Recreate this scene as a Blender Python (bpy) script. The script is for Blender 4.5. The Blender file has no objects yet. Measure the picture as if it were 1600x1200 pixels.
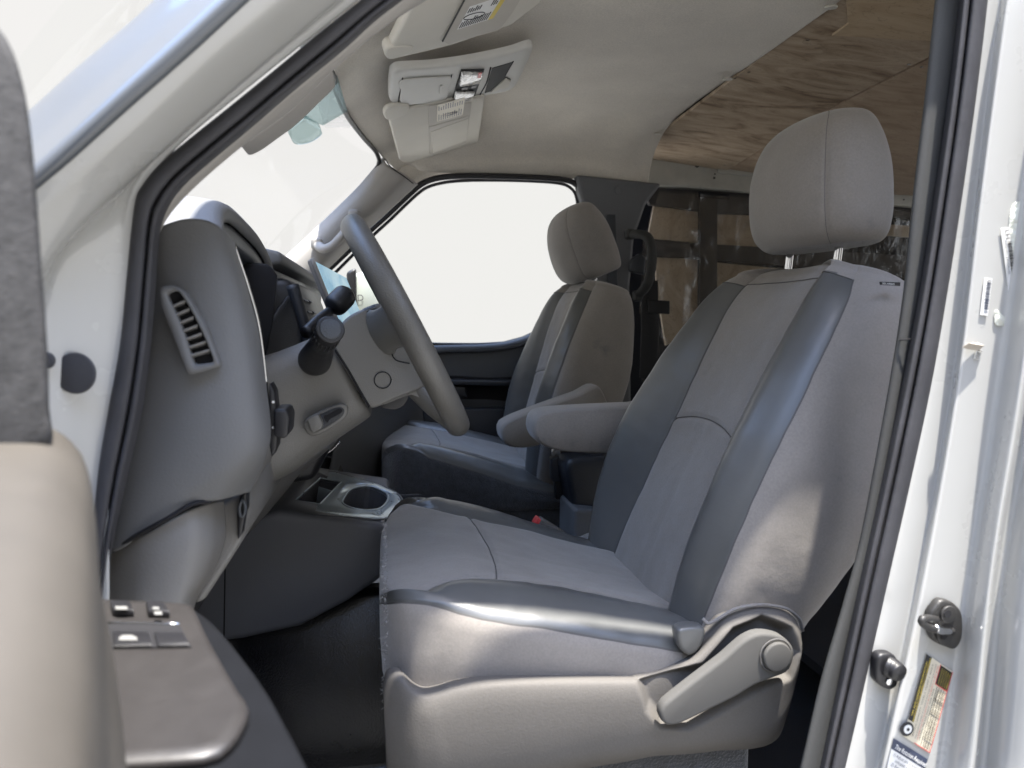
import bpy, bmesh, math, random
from mathutils import Vector, Matrix, noise
random.seed(4)
S = bpy.context.scene
C = S.collection
rad = math.radians
# ------------------------------------------------------------------ camera
FPX = 1110.0
TH = math.atan(200/FPX); PH = math.atan(100/FPX)
cF = Vector((math.sin(TH)*math.cos(PH), math.cos(TH)*math.cos(PH), -math.sin(PH)))
cR = Vector((math.cos(TH), -math.sin(TH), 0))
cU = cR.cross(cF)
cam = bpy.data.cameras.new('camera'); camo = bpy.data.objects.new('camera', cam); C.objects.link(camo)
camo.matrix_world = Matrix((cR, cU, -cF)).transposed().to_4x4()
cam.sensor_width = 36; cam.lens = 36*FPX/1600; cam.clip_start = 0.02; cam.clip_end = 500
cam.dof.use_dof = True; cam.dof.focus_distance = 1.15; cam.dof.aperture_fstop = 6.5
S.camera = camo
# ------------------------------------------------------------------ world, sun, exposure
SUN_DIR = Vector((0.07, -0.165, 0.97)).normalized()       # towards the sun
W = bpy.data.worlds.new('World'); S.world = W; W.use_nodes = True
wn = W.node_tree; bg = wn.nodes['Background']
sky = wn.nodes.new('ShaderNodeTexSky'); sky.sky_type = 'NISHITA'; sky.sun_disc = False
sky.sun_elevation = math.asin(SUN_DIR.z); sky.sun_rotation = math.atan2(SUN_DIR.x, SUN_DIR.y)
wn.links.new(sky.outputs[0], bg.inputs[0]); bg.inputs[1].default_value = 0.15
sl = bpy.data.lights.new('sun', 'SUN'); sl.energy = 2.3; sl.angle = rad(0.9); sl.color = (1, .95, .87)
so = bpy.data.objects.new('sun', sl); C.objects.link(so)
so.rotation_euler = SUN_DIR.to_track_quat('Z', 'Y').to_euler()
S.view_settings.view_transform = 'Standard'; S.view_settings.look = 'None'
S.view_settings.exposure = 3.05; S.view_settings.gamma = 1; S.view_settings.use_curve_mapping = False
EXPO = 2**3.05
# ------------------------------------------------------------------ helpers: pixels of a 1600x1200 survey photo to points on known planes
def ray(u, v): return cF + cR*((u-800)/FPX) + cU*((600-v)/FPX)
def Y(u, v, y): d = ray(u, v); return d*(y/d.y)
def X(u, v, x): d = ray(u, v); return d*(x/d.x)
def Z(u, v, z): d = ray(u, v); return d*(z/d.z)
def PL(u, v, n, c): d = ray(u, v); return d*(c/n.dot(d))
def YY(pts, y=None): return [Y(p[0], p[1], p[2] if len(p) > 2 else y) for p in pts]

def cr(pts, n, closed=False):
    """Catmull-Rom resample by chord length"""
    pts = [Vector(p) for p in pts]; m = len(pts)
    if m == 1: return [pts[0].copy() for _ in range(n)]
    seg = m if closed else m-1
    L = [0]
    for i in range(seg): L.append(L[-1]+(pts[(i+1) % m]-pts[i]).length+1e-9)
    out = []; k = 0
    for j in range(n):
        t = L[-1]*j/(n if closed else n-1)
        while k < seg-1 and L[k+1] < t: k += 1
        a = (t-L[k])/(L[k+1]-L[k])
        if closed: p0, p1, p2, p3 = pts[(k-1) % m], pts[k], pts[(k+1) % m], pts[(k+2) % m]
        else:
            p1, p2 = pts[k], pts[k+1]
            p0 = pts[k-1] if k > 0 else p1*2-p2
            p3 = pts[k+2] if k+2 < m else p2*2-p1
        d1 = (p2-p0)*.5; d2 = (p3-p1)*.5; c = (p2-p1).length
        for dd, ref in ((d1, 0), (d2, 1)):
            if dd.length > c: dd *= c/dd.length
        a2, a3 = a*a, a*a*a
        out.append(p1*(2*a3-3*a2+1)+d1*(a3-2*a2+a)+p2*(-2*a3+3*a2)+d2*(a3-a2))
    return out
def interp(tab, x):
    """smooth table lookup; tab: list of (x, v0, v1, ...)"""
    n = len(tab)
    if x <= tab[0][0]: return tab[0][1:]
    if x >= tab[-1][0]: return tab[-1][1:]
    for i in range(n-1):
        if tab[i][0] <= x <= tab[i+1][0]:
            a = (x-tab[i][0])/(tab[i+1][0]-tab[i][0]); r = []
            for k in range(1, len(tab[0])):
                p1, p2 = tab[i][k], tab[i+1][k]; h = tab[i+1][0]-tab[i][0]
                m1 = (p2-tab[i-1][k])/(tab[i+1][0]-tab[i-1][0])*h if i > 0 else (p2-p1)
                m2 = (tab[i+2][k]-p1)/(tab[i+2][0]-tab[i][0])*h if i+2 < n else (p2-p1)
                r.append(p1*(2*a**3-3*a*a+1)+m1*(a**3-2*a*a+a)+p2*(3*a*a-2*a**3)+m2*(a**3-a*a))
            return r

def setprops(o, label=None, cat=None, group=None, kind=None):
    if label: o['label'] = label
    if cat: o['category'] = cat
    if group: o['group'] = group
    if kind: o['kind'] = kind
    return o
def thing(name, label, cat, loc=(0, 0, 0), group=None):
    o = bpy.data.objects.new(name, None); C.objects.link(o); o.location = loc; o.empty_display_size = .05
    o['_l'] = list(loc); return setprops(o, label, cat, group)
def adopt(o, parent):
    if parent is None: return
    o.parent = parent
    if parent.type == 'EMPTY': o.matrix_parent_inverse = Matrix.Translation(-Vector(parent['_l']))
def link(name, verts, faces, mats, parent=None, smooth=True, fm=None, label=None):
    me = bpy.data.meshes.new(name); me.from_pydata([tuple(v) for v in verts], [], faces)
    if not isinstance(mats, (list, tuple)): mats = [mats]
    for m in mats: me.materials.append(m)
    if fm: me.polygons.foreach_set('material_index', fm)
    if smooth: me.polygons.foreach_set('use_smooth', [True]*len(me.polygons))
    me.validate(); me.update()
    o = bpy.data.objects.new(name, me); C.objects.link(o); adopt(o, parent)
    if label: o['label'] = label
    return o
def fixn(o):
    bm = bmesh.new(); bm.from_mesh(o.data); bmesh.ops.recalc_face_normals(bm, faces=bm.faces[:]); bm.to_mesh(o.data); bm.free(); return o
def solid(o, t, off=-1, bev=0):
    m = o.modifiers.new('solid', 'SOLIDIFY'); m.thickness = t; m.offset = off; m.use_even_offset = False
    if bev: bevel(o, bev)
    return o
def bevel(o, w, seg=3, ang=35):
    m = o.modifiers.new('bevel', 'BEVEL'); m.width = w; m.segments = seg; m.limit_method = 'ANGLE'; m.angle_limit = rad(ang)
    m.harden_normals = False
    return o
def surf(name, rows, mats, parent=None, nu=60, nv=None, thick=0, off=-1, lin=False, fm=None, bev=0, label=None, disp=0, dscale=20):
    """surface through several rows of control points"""
    R_ = [cr(r, nu) for r in rows]
    if nv:
        G = []
        cols = [cr([R_[k][i] for k in range(len(R_))], nv) for i in range(nu)]
        G = [[cols[i][j] for i in range(nu)] for j in range(nv)]
    else: G = R_
    if disp:
        for r in G:
            for p in r:
                p += Vector((0, 0, 1))*disp*noise.noise(p*dscale)+Vector((0, 1, 0))*disp*noise.noise(p*dscale+Vector((9, 3, 1)))
    n = len(G); V = [p for r in G for p in r]
    Fc = [(j*nu+i, j*nu+i+1, (j+1)*nu+i+1, (j+1)*nu+i) for j in range(n-1) for i in range(nu-1)]
    FM = [fm(j/(n-1), i/(nu-1)) for j in range(n-1) for i in range(nu-1)] if fm else None
    o = link(name, V, Fc, mats, parent, True, FM, label)
    if thick: solid(o, thick, off, bev)
    return o
def ringloft(name, rings, mats, parent=None, closed=True, fm=None, cap0=True, cap1=True, smooth=True, label=None):
    n = len(rings[0]); V = [p for r in rings for p in r]; m = len(rings); Fc = []; FM = []
    for j in range(m-1):
        for i in range(n if closed else n-1):
            Fc.append((j*n+i, j*n+(i+1) % n, (j+1)*n+(i+1) % n, (j+1)*n+i)); FM.append(fm(j, i) if fm else 0)
    if closed and cap0: Fc.append(tuple(range(n-1, -1, -1))); FM.append(FM[0])
    if closed and cap1: Fc.append(tuple((m-1)*n+i for i in range(n))); FM.append(FM[-2])
    return link(name, V, Fc, mats, parent, smooth, FM, label)
def prism(name, pts, ext, mat, parent=None, bev=.004, seg=3, label=None, smooth=True):
    pts = [Vector(p) for p in pts]; n = len(pts); e = Vector(ext)
    V = pts+[p+e for p in pts]
    Fc = [tuple(range(n)), tuple(range(2*n-1, n-1, -1))]+[(i, i+n, (i+1) % n+n, (i+1) % n) for i in range(n)]
    o = fixn(link(name, V, Fc, mat, parent, smooth, None, label))
    if bev: bevel(o, bev, seg)
    else: o.data.polygons.foreach_set('use_smooth', [False]*len(o.data.polygons))
    return o
def sprism(name, pts, ext, mat, parent=None, n=40, **k):
    return prism(name, cr(pts, n, True), ext, mat, parent, **k)
def tube(name, path, r, mat, parent=None, seg=12, closed=False, n=None, flat=1.0, label=None, up=None):
    P_ = cr(path, n or max(12, len(path)*5), closed) if n != 0 else [Vector(p) for p in path]
    m = len(P_); rings = []
    rr = r if callable(r) else (lambda t: r)
    prev = Vector(up) if up else None
    for i, p in enumerate(P_):
        t = (P_[(i+1) % m]-P_[i-1]) if closed or 0 < i < m-1 else (P_[1]-P_[0] if i == 0 else P_[-1]-P_[-2])
        t.normalize()
        if prev is None: prev = t.orthogonal()
        a = (prev-t*prev.dot(t)).normalized(); b = t.cross(a); prev = a
        R0 = rr(i/(m-1))
        rings.append([p+a*math.cos(2*math.pi*k/seg)*R0+b*math.sin(2*math.pi*k/seg)*R0*flat for k in range(seg)])
    if closed: rings.append(rings[0])
    return ringloft(name, rings, mat, parent, cap0=not closed, cap1=not closed, label=label)
def rbox(name, c, size, mat, parent=None, rot=None, bev=.004, seg=3, label=None):
    M = rot if rot else Matrix.Identity(3); c = Vector(c); V = []
    for x in (-.5, .5):
        for y in (-.5, .5):
            for z in (-.5, .5): V.append(c+M@Vector((x*size[0], y*size[1], z*size[2])))
    Fc = [(0, 1, 3, 2), (4, 6, 7, 5), (0, 4, 5, 1), (2, 3, 7, 6), (0, 2, 6, 4), (1, 5, 7, 3)]
    o = fixn(link(name, V, Fc, mat, parent, True, None, label))
    if bev: bevel(o, bev, seg)
    else: o.data.polygons.foreach_set('use_smooth', [False]*6)
    return o
def disc(name, c, axis, r, h, mat, parent=None, bev=.002, n=36, sx=1, label=None):
    axis = Vector(axis).normalized(); a = axis.orthogonal().normalized(); b = axis.cross(a); c = Vector(c)
    return prism(name, [c+(a*math.cos(2*math.pi*i/n)*sx+b*math.sin(2*math.pi*i/n))*r for i in range(n)], axis*h, mat, parent, bev=bev, label=label)
def joinm(objs):
    """merge helper meshes into the first: surface pattern that belongs to one part"""
    base = objs[0]
    me = bmesh.new(); mats = []
    dg = bpy.context.evaluated_depsgraph_get()
    for o in objs:
        ev = o.evaluated_get(dg); m2 = bpy.data.meshes.new_from_object(ev)
        idx = []
        for m in o.data.materials:
            if m not in mats: mats.append(m)
            idx.append(mats.index(m))
        for p in m2.polygons: p.material_index = idx[p.material_index] if p.material_index < len(idx) else 0
        me.from_mesh(m2); bpy.data.meshes.remove(m2)
    new = bpy.data.meshes.new(base.name); me.to_mesh(new); me.free()
    for m in mats: new.materials.append(m)
    for mod in list(base.modifiers): base.modifiers.remove(mod)
    base.data = new
    for o in objs[1:]: bpy.data.objects.remove(o)
    return base
# ------------------------------------------------------------------ materials
def mat(name, col, rough=.5, metal=0, coat=0, bump=None, var=None, spec=.5, sheen=0, dirt=None, em=None, grain=None):
    """bump: list of (type, scale, strength, dist); var: (scale, amount) mottling of the colour"""
    m = bpy.data.materials.new(name); m.use_nodes = True; nt = m.node_tree; b = nt.nodes['Principled BSDF']
    b.inputs['Base Color'].default_value = (*col, 1); b.inputs['Roughness'].default_value = rough
    b.inputs['Metallic'].default_value = metal; b.inputs['Coat Weight'].default_value = coat; b.inputs['Coat Roughness'].default_value = .06
    b.inputs['Specular IOR Level'].default_value = spec
    if sheen: b.inputs['Sheen Weight'].default_value = sheen; b.inputs['Sheen Roughness'].default_value = .5
    tc = nt.nodes.new('ShaderNodeTexCoord'); co = tc.outputs['Object']
    if var:
        nz = nt.nodes.new('ShaderNodeTexNoise'); nz.inputs['Scale'].default_value = var[0]; nz.inputs['Detail'].default_value = 6; nz.inputs['Roughness'].default_value = .62
        nt.links.new(co, nz.inputs['Vector'])
        mr = nt.nodes.new('ShaderNodeMapRange'); mr.inputs['From Min'].default_value = .3; mr.inputs['From Max'].default_value = .7
        mr.inputs['To Min'].default_value = 1-var[1]; mr.inputs['To Max'].default_value = 1+var[1]*.6
        nt.links.new(nz.outputs[0], mr.inputs['Value'])
        mx = nt.nodes.new('ShaderNodeMix'); mx.data_type = 'RGBA'; mx.blend_type = 'MULTIPLY'; mx.inputs['Factor'].default_value = 1
        mx.inputs['A'].default_value = (*col, 1); nt.links.new(mr.outputs[0], mx.inputs['B'])
        out = mx.outputs['Result']
        if dirt:  # (colour, scale, threshold)
            n2 = nt.nodes.new('ShaderNodeTexNoise'); n2.inputs['Scale'].default_value = dirt[1]; n2.inputs['Detail'].default_value = 8; n2.inputs['Roughness'].default_value = .7
            nt.links.new(co, n2.inputs['Vector'])
            r2 = nt.nodes.new('ShaderNodeMapRange'); r2.inputs['From Min'].default_value = dirt[2]; r2.inputs['From Max'].default_value = dirt[2]+.12; r2.inputs['To Max'].default_value = .8
            nt.links.new(n2.outputs[0], r2.inputs['Value'])
            m2 = nt.nodes.new('ShaderNodeMix'); m2.data_type = 'RGBA'; m2.inputs['B'].default_value = (*dirt[0], 1)
            nt.links.new(r2.outputs[0], m2.inputs['Factor']); nt.links.new(out, m2.inputs['A']); out = m2.outputs['Result']
        if grain:
            n3 = nt.nodes.new('ShaderNodeTexNoise'); n3.inputs['Scale'].default_value = grain[0]; n3.inputs['Detail'].default_value = 3; nt.links.new(co, n3.inputs['Vector'])
            r3 = nt.nodes.new('ShaderNodeMapRange'); r3.inputs['From Min'].default_value = .3; r3.inputs['From Max'].default_value = .7; r3.inputs['To Min'].default_value = 1-grain[1]; r3.inputs['To Max'].default_value = 1+grain[1]
            nt.links.new(n3.outputs[0], r3.inputs['Value'])
            m3 = nt.nodes.new('ShaderNodeMix'); m3.data_type = 'RGBA'; m3.blend_type = 'MULTIPLY'; m3.inputs['Factor'].default_value = 1
            nt.links.new(out, m3.inputs['A']); nt.links.new(r3.outputs[0], m3.inputs['B']); out = m3.outputs['Result']
        nt.links.new(out, b.inputs['Base Color'])
        rr = nt.nodes.new('ShaderNodeMapRange'); rr.inputs['To Min'].default_value = max(.03, rough-.1); rr.inputs['To Max'].default_value = min(1, rough+.1)
        nt.links.new(nz.outputs[0], rr.inputs['Value']); nt.links.new(rr.outputs[0], b.inputs['Roughness'])
    prev = None
    for bt, sc, st, di in (bump or []):
        if bt == 'vor': t = nt.nodes.new('ShaderNodeTexVoronoi'); t.inputs['Scale'].default_value = sc; o_ = t.outputs['Distance']
        elif bt == 'noise': t = nt.nodes.new('ShaderNodeTexNoise'); t.inputs['Scale'].default_value = sc; t.inputs['Detail'].default_value = 4; o_ = t.outputs[0]
        else: t = nt.nodes.new('ShaderNodeTexWave'); t.inputs['Scale'].default_value = sc; t.inputs['Distortion'].default_value = 1.5; t.bands_direction = 'DIAGONAL'; o_ = t.outputs['Fac']
        nt.links.new(co, t.inputs['Vector'])
        bp = nt.nodes.new('ShaderNodeBump'); bp.inputs['Strength'].default_value = st; bp.inputs['Distance'].default_value = di
        nt.links.new(o_, bp.inputs['Height'])
        if prev: nt.links.new(prev, bp.inputs['Normal'])
        prev = bp.outputs[0]
    if prev: nt.links.new(prev, b.inputs['Normal'])
    if em: b.inputs['Emission Color'].default_value = (*em[0], 1); b.inputs['Emission Strength'].default_value = em[1]
    return m
M = {}
M['fabric'] = mat('fabric grey', (.238, .219, .2), .88, grain=(380, .07), sheen=.25, bump=[('noise', 420, .16, .0008), ('noise', 14, .25, .006)], var=(9, .12), dirt=((.13, .125, .13), 6.5, .62))
M['fabric_top'] = mat('fabric woven panel', (.215, .2, .184), .9, grain=(420, .08), sheen=.3, bump=[('noise', 450, .3, .001), ('noise', 18, .3, .005)], var=(7, .16), dirt=((.13, .125, .118), 7, .60))
M['leather'] = mat('leatherette slate', (.092, .094, .093), .32, bump=[('noise', 260, .12, .0008), ('noise', 16, .15, .003)], var=(10, .08), spec=.6)
M['seam'] = mat('seam thread', (.09, .087, .085), .9)
M['carpet'] = mat('fleece side cloth', (.05, .053, .06), .95, sheen=.4, bump=[('noise', 300, .9, .003)], var=(60, .35))
M['fleece'] = mat('pale fleece backing', (.2, .19, .18), .95, sheen=.4, bump=[('noise', 400, .9, .003)], var=(90, .3))
M['cover'] = mat('grained grey plastic', (.115, .108, .1), .78, spec=.2, grain=(420, .04), bump=[('noise', 420, .3, .0008)], var=(5, .08))
M['dash'] = mat('dash plastic grey', (.135, .137, .14), .6, spec=.3, bump=[('noise', 420, .35, .001)], var=(6, .06))
M['dash_low'] = mat('lower dash plastic', (.17, .165, .158), .5, bump=[('noise', 420, .35, .001)], var=(6, .07))
M['dark'] = mat('dark slate plastic', (.018, .021, .027), .45, bump=[('vor', 400, .3, .001)], var=(6, .1))
M['slate'] = mat('slate plastic', (.045, .051, .06), .45, bump=[('vor', 400, .3, .001)], var=(5, .1))
M['black'] = mat('black plastic', (.012, .012, .014), .45, var=(12, .2))
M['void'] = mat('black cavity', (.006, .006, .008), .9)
M['gloss'] = mat('glossy dark blue grey tray plastic', (.48, .55, .6), .3, metal=.5, spec=.8, var=(15, .1))
M['rubber'] = mat('weatherstrip rubber', (.046, .046, .051), .6, spec=.3, bump=[('noise', 160, .25, .001)], var=(22, .2), dirt=((.12, .12, .12), 40, .72))
M['paint'] = mat('white body paint', (.395, .395, .38), .28, coat=.7, var=(3, .03), bump=[('noise', 5, .06, .01)], dirt=((.30, .29, .26), 26, .745))
M['headliner'] = mat('headliner cloth', (.62, .572, .492), .95, sheen=.2, grain=(300, .09), bump=[('noise', 400, .7, .0018), ('noise', 9, .3, .01)], var=(4, .12), dirt=((.44, .39, .33), 5, .68))
M['visor'] = mat('visor vinyl', (.6, .57, .5), .75, bump=[('noise', 500, .35, .001)], var=(6, .06))
M['visor_dk'] = mat('visor recess vinyl', (.50, .47, .415), .75, var=(6, .06))
M['console'] = mat('overhead console plastic', (.58, .57, .53), .6, bump=[('noise', 600, .2, .0006)], var=(8, .05))
M['pillar'] = mat('pillar trim grey', (.062, .063, .062), .75, spec=.25, bump=[('noise', 380, .3, .0008)], var=(5, .07))
M['pillar_lt'] = mat('pillar trim pale', (.31, .295, .275), .65, bump=[('noise', 600, .4, .001)], var=(6, .07))
M['pillar_dk'] = mat('pillar trim dark', (.12, .124, .13), .6, bump=[('vor', 400, .4, .001)], var=(5, .1))
M['wheel'] = mat('worn steering wheel plastic', (.108, .105, .097), .4, bump=[('vor', 480, .3, .0008)], var=(14, .18), dirt=((.22, .2, .18), 18, .66))
M['shroud'] = mat('column shroud plastic', (.138, .135, .126), .5, bump=[('vor', 500, .25, .0008)], var=(7, .06))
M['chrome'] = mat('polished steel', (.75, .75, .75), .16, metal=1, var=(60, .05))
M['steel'] = mat('blackened steel', (.03, .029, .028), .5, metal=.2, var=(60, .4), bump=[('noise', 120, .4, .001)])
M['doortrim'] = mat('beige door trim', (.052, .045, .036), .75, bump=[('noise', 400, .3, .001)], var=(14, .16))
M['doorgrey'] = mat('speckled mirror sail plastic', (.05, .049, .049), .75, bump=[('noise', 500, .35, .001)], var=(160, .45))
M['switch'] = mat('satin armrest plastic', (.017, .015, .0145), .5, spec=.7, bump=[('noise', 45, .2, .002)], var=(30, .12), dirt=((.22, .2, .19), 230, .69))
M['mat_rubber'] = mat('black floor rubber', (.003, .004, .007), .25, spec=.5, bump=[('noise', 300, .3, .001), ('noise', 7, .14, .008)], var=(12, .2))
M['white'] = mat('printed white', (.72, .72, .7), .5, var=(30, .05))
M['cream'] = mat('cream paper', (.6, .55, .43), .5, var=(30, .06))
M['ink'] = mat('black ink', (.012, .012, .015), .5)
M['inkgrey'] = mat('grey ink', (.1, .1, .12), .5)
M['navyink'] = mat('navy ink', (.035, .045, .08), .5)
M['yellow'] = mat('yellow ink', (.65, .5, .07), .5)
M['red'] = mat('red plastic', (.55, .05, .05), .4)
M['rail'] = mat('scuffed white primer metal', (.42, .41, .36), .55, var=(9, .2), dirt=((.1, .07, .05), 16, .64))
M['film'] = None
M['asphalt'] = mat('concrete', (.22, .217, .205), .9, bump=[('noise', 60, .6, .01)], var=(3, .25), dirt=((.16, .158, .15), 1.2, .6))
M['mirrorpale'] = mat('pale exterior mirror shell', (.62, .68, .64), .3, coat=.5, var=(6, .04))
def mix_glass(name, tint, gloss=.06):
    m = bpy.data.materials.new(name); m.use_nodes = True; nt = m.node_tree
    for n in list(nt.nodes): nt.nodes.remove(n)
    o = nt.nodes.new('ShaderNodeOutputMaterial'); t = nt.nodes.new('ShaderNodeBsdfTransparent'); g = nt.nodes.new('ShaderNodeBsdfGlossy'); mx = nt.nodes.new('ShaderNodeMixShader')
    lw = nt.nodes.new('ShaderNodeFresnel'); lw.inputs[0].default_value = 1.45
    mm = nt.nodes.new('ShaderNodeMath'); mm.operation = 'MULTIPLY'; mm.inputs[1].default_value = gloss*10
    t.inputs[0].default_value = (*tint, 1); g.inputs['Roughness'].default_value = .02; g.inputs[0].default_value = (.8, .85, .9, 1)
    nt.links.new(lw.outputs[0], mm.inputs[0]); nt.links.new(mm.outputs[0], mx.inputs[0]); nt.links.new(t.outputs[0], mx.inputs[1]); nt.links.new(g.outputs[0], mx.inputs[2]); nt.links.new(mx.outputs[0], o.inputs[0])
    return m
M['glass'] = mix_glass('window glass', (.985, .99, .985), .004)
M['band'] = mix_glass('tinted shade band glass', (.66, .74, .74), .02)
def film_mat():
    m = mix_glass('crumpled clear plastic film', (.93, .93, .92), .012); nt = m.node_tree
    g = [n for n in nt.nodes if n.type == 'BSDF_GLOSSY'][0]; g.inputs['Roughness'].default_value = .3
    tc = nt.nodes.new('ShaderNodeTexCoord'); mp = nt.nodes.new('ShaderNodeMapping'); mp.inputs['Scale'].default_value = (9, 9, 5)
    nz = nt.nodes.new('ShaderNodeTexNoise'); nz.inputs['Scale'].default_value = 2; nz.inputs['Detail'].default_value = 7; nz.inputs['Distortion'].default_value = 2.2
    bp = nt.nodes.new('ShaderNodeBump'); bp.inputs['Strength'].default_value = 1; bp.inputs['Distance'].default_value = .006
    nt.links.new(tc.outputs['Object'], mp.inputs[0]); nt.links.new(mp.outputs[0], nz.inputs['Vector']); nt.links.new(nz.outputs[0], bp.inputs['Height']); nt.links.new(bp.outputs[0], g.inputs['Normal'])
    mxs = [n for n in nt.nodes if n.type == 'MIX_SHADER'][0]; outn = [n for n in nt.nodes if n.type == 'OUTPUT_MATERIAL'][0]
    df = nt.nodes.new('ShaderNodeBsdfDiffuse'); df.inputs[0].default_value = (.5, .44, .36, 1); m2 = nt.nodes.new('ShaderNodeMixShader'); m2.inputs[0].default_value = .10
    nt.links.new(mxs.outputs[0], m2.inputs[1]); nt.links.new(df.outputs[0], m2.inputs[2]); nt.links.new(m2.outputs[0], outn.inputs[0])
    fr = [n for n in nt.nodes if n.type == 'FRESNEL'][0]; nt.links.new(bp.outputs[0], fr.inputs['Normal'])
    return m
M['film'] = film_mat()
def wood(name, c1, c2, c3, rot, sc=1.0):
    m = bpy.data.materials.new(name); m.use_nodes = True; nt = m.node_tree; b = nt.nodes['Principled BSDF']; b.inputs['Roughness'].default_value = .6
    tc = nt.nodes.new('ShaderNodeTexCoord'); mp = nt.nodes.new('ShaderNodeMapping'); mp.inputs['Rotation'].default_value = (0, 0, rot); mp.inputs['Scale'].default_value = (3.2*sc, 11*sc, 4)
    nt.links.new(tc.outputs['Object'], mp.inputs[0])
    n1 = nt.nodes.new('ShaderNodeTexNoise'); n1.inputs['Scale'].default_value = 1.6; n1.inputs['Detail'].default_value = 9; n1.inputs['Roughness'].default_value = .62; n1.inputs['Distortion'].default_value = 1.4
    nt.links.new(mp.outputs[0], n1.inputs['Vector'])
    rp = nt.nodes.new('ShaderNodeValToRGB'); e = rp.color_ramp.elements
    e[0].position = .30; e[0].color = (*c1, 1); e[1].position = .72; e[1].color = (*c3, 1); k = e.new(.47); k.color = (*c2, 1)
    nt.links.new(n1.outputs[0], rp.inputs[0])
    # thin dark contour lines of the veneer
    n2 = nt.nodes.new('ShaderNodeTexNoise'); n2.inputs['Scale'].default_value = 1.1; n2.inputs['Detail'].default_value = 5; n2.inputs['Distortion'].default_value = .8; n2.inputs['Roughness'].default_value = .55
    nt.links.new(mp.outputs[0], n2.inputs['Vector'])
    ml = nt.nodes.new('ShaderNodeMath'); ml.operation = 'MULTIPLY'; ml.inputs[1].default_value = 14
    fr = nt.nodes.new('ShaderNodeMath'); fr.operation = 'FRACT'
    nt.links.new(n2.outputs[0], ml.inputs[0]); nt.links.new(ml.outputs[0], fr.inputs[0])
    mr = nt.nodes.new('ShaderNodeMapRange'); mr.inputs['From Max'].default_value = .12; mr.inputs['To Min'].default_value = .55; mr.inputs['To Max'].default_value = 1
    nt.links.new(fr.outputs[0], mr.inputs['Value'])
    mx = nt.nodes.new('ShaderNodeMix'); mx.data_type = 'RGBA'; mx.blend_type = 'MULTIPLY'; mx.inputs['Factor'].default_value = .75
    nt.links.new(rp.outputs[0], mx.inputs['A']); nt.links.new(mr.outputs[0], mx.inputs['B']); nt.links.new(mx.outputs['Result'], b.inputs['Base Color'])
    bp = nt.nodes.new('ShaderNodeBump'); bp.inputs['Strength'].default_value = .2; bp.inputs['Distance'].default_value = .002; nt.links.new(n1.outputs[0], bp.inputs['Height']); nt.links.new(bp.outputs[0], b.inputs['Normal'])
    return m
M['ply1'] = wood('plywood brown', (.15, .095, .055), (.38, .29, .2), (.52, .42, .31), rad(80))
M['ply2'] = wood('plywood greyed', (.28, .2, .14), (.38, .285, .2), (.46, .36, .26), rad(60), .8)
M['ply3'] = wood('plywood pale', (.36, .26, .16), (.45, .34, .22), (.52, .41, .28), rad(20))
M['board'] = wood('particle board', (.30, .225, .15), (.42, .33, .23), (.52, .42, .31), rad(5), 1.6)

def text(name, s, p0, ex, ey, size, m, parent=None, wid=None, lift=.0006, bold=0):
    """lettering as mesh; p0 = left end of the baseline, ex = reading direction, ey = letter up"""
    ex = Vector(ex).normalized(); ey = (Vector(ey)-ex*Vector(ey).dot(ex)).normalized(); ez = ex.cross(ey)
    cu = bpy.data.curves.new(name, 'FONT'); cu.body = s; cu.size = size; cu.offset = bold*size
    t = bpy.data.objects.new(name, cu); C.objects.link(t)
    dg = bpy.context.evaluated_depsgraph_get(); me = bpy.data.meshes.new_from_object(t.evaluated_get(dg)); bpy.data.objects.remove(t)
    w = max([v.co.x for v in me.vertices] or [1])
    k = (wid/w) if wid else 1
    for v in me.vertices: v.co = Vector(p0)+ex*(v.co.x*k)+ey*v.co.y+ez*lift
    me.materials.clear(); me.materials.append(m)
    o = bpy.data.objects.new(name, me); C.objects.link(o); adopt(o, parent); return o
def quad(name, p00, ex, ey, x0, y0, x1, y1, m, parent=None, t=.0006, lift=0.0):
    n = Vector(ex).cross(Vector(ey)).normalized(); p = Vector(p00)+n*lift
    pts = [p+ex*x0+ey*y0, p+ex*x1+ey*y0, p+ex*x1+ey*y1, p+ex*x0+ey*y1]
    return prism(name, pts, n*t, m, parent, bev=0)

# ================================================================== SETTING
def ground():
    n = 24; V = []; F = []
    for j in range(n+1):
        for i in range(n+1):
            x = (i/n-.5)*160; y = (j/n-.5)*160; V.append((x, y, -1.52))
    F = [(j*(n+1)+i, j*(n+1)+i+1, (j+1)*(n+1)+i+1, (j+1)*(n+1)+i) for j in range(n) for i in range(n)]
    setprops(link('ground', V, F, M['asphalt']), kind='structure')
ground()
def sky_dome():
    m = bpy.data.materials.new('bright haze white sky'); m.use_nodes = True; nt = m.node_tree; nt.nodes.clear()
    o = nt.nodes.new('ShaderNodeOutputMaterial'); e = nt.nodes.new('ShaderNodeEmission'); nt.links.new(e.outputs[0], o.inputs[0])
    e.inputs[0].default_value = (.905, .89, .872, 1); e.inputs[1].default_value = 1/EXPO
    V = []; F = []; n = 72; els = [-4, 0, 5, 10, 15, 20, 25, 30, 35, 40]
    for el in els:
        for i in range(n):
            a = 2*math.pi*i/n; V.append((42*math.cos(a)*math.cos(rad(el)), 42*math.sin(a)*math.cos(rad(el)), 42*math.sin(rad(el))))
    for j in range(len(els)-1):
        for i in range(n): F.append((j*n+i, (j+1)*n+i, (j+1)*n+(i+1) % n, j*n+(i+1) % n))
    setprops(link('sky', V, F, m), kind='structure')
sky_dome()

# ================================================================== VAN BODY
van = thing('van_body', 'white van body around the open driver doorway, with white pillars and rubber door seal', 'van', (.2, .55, -1.0))
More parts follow.
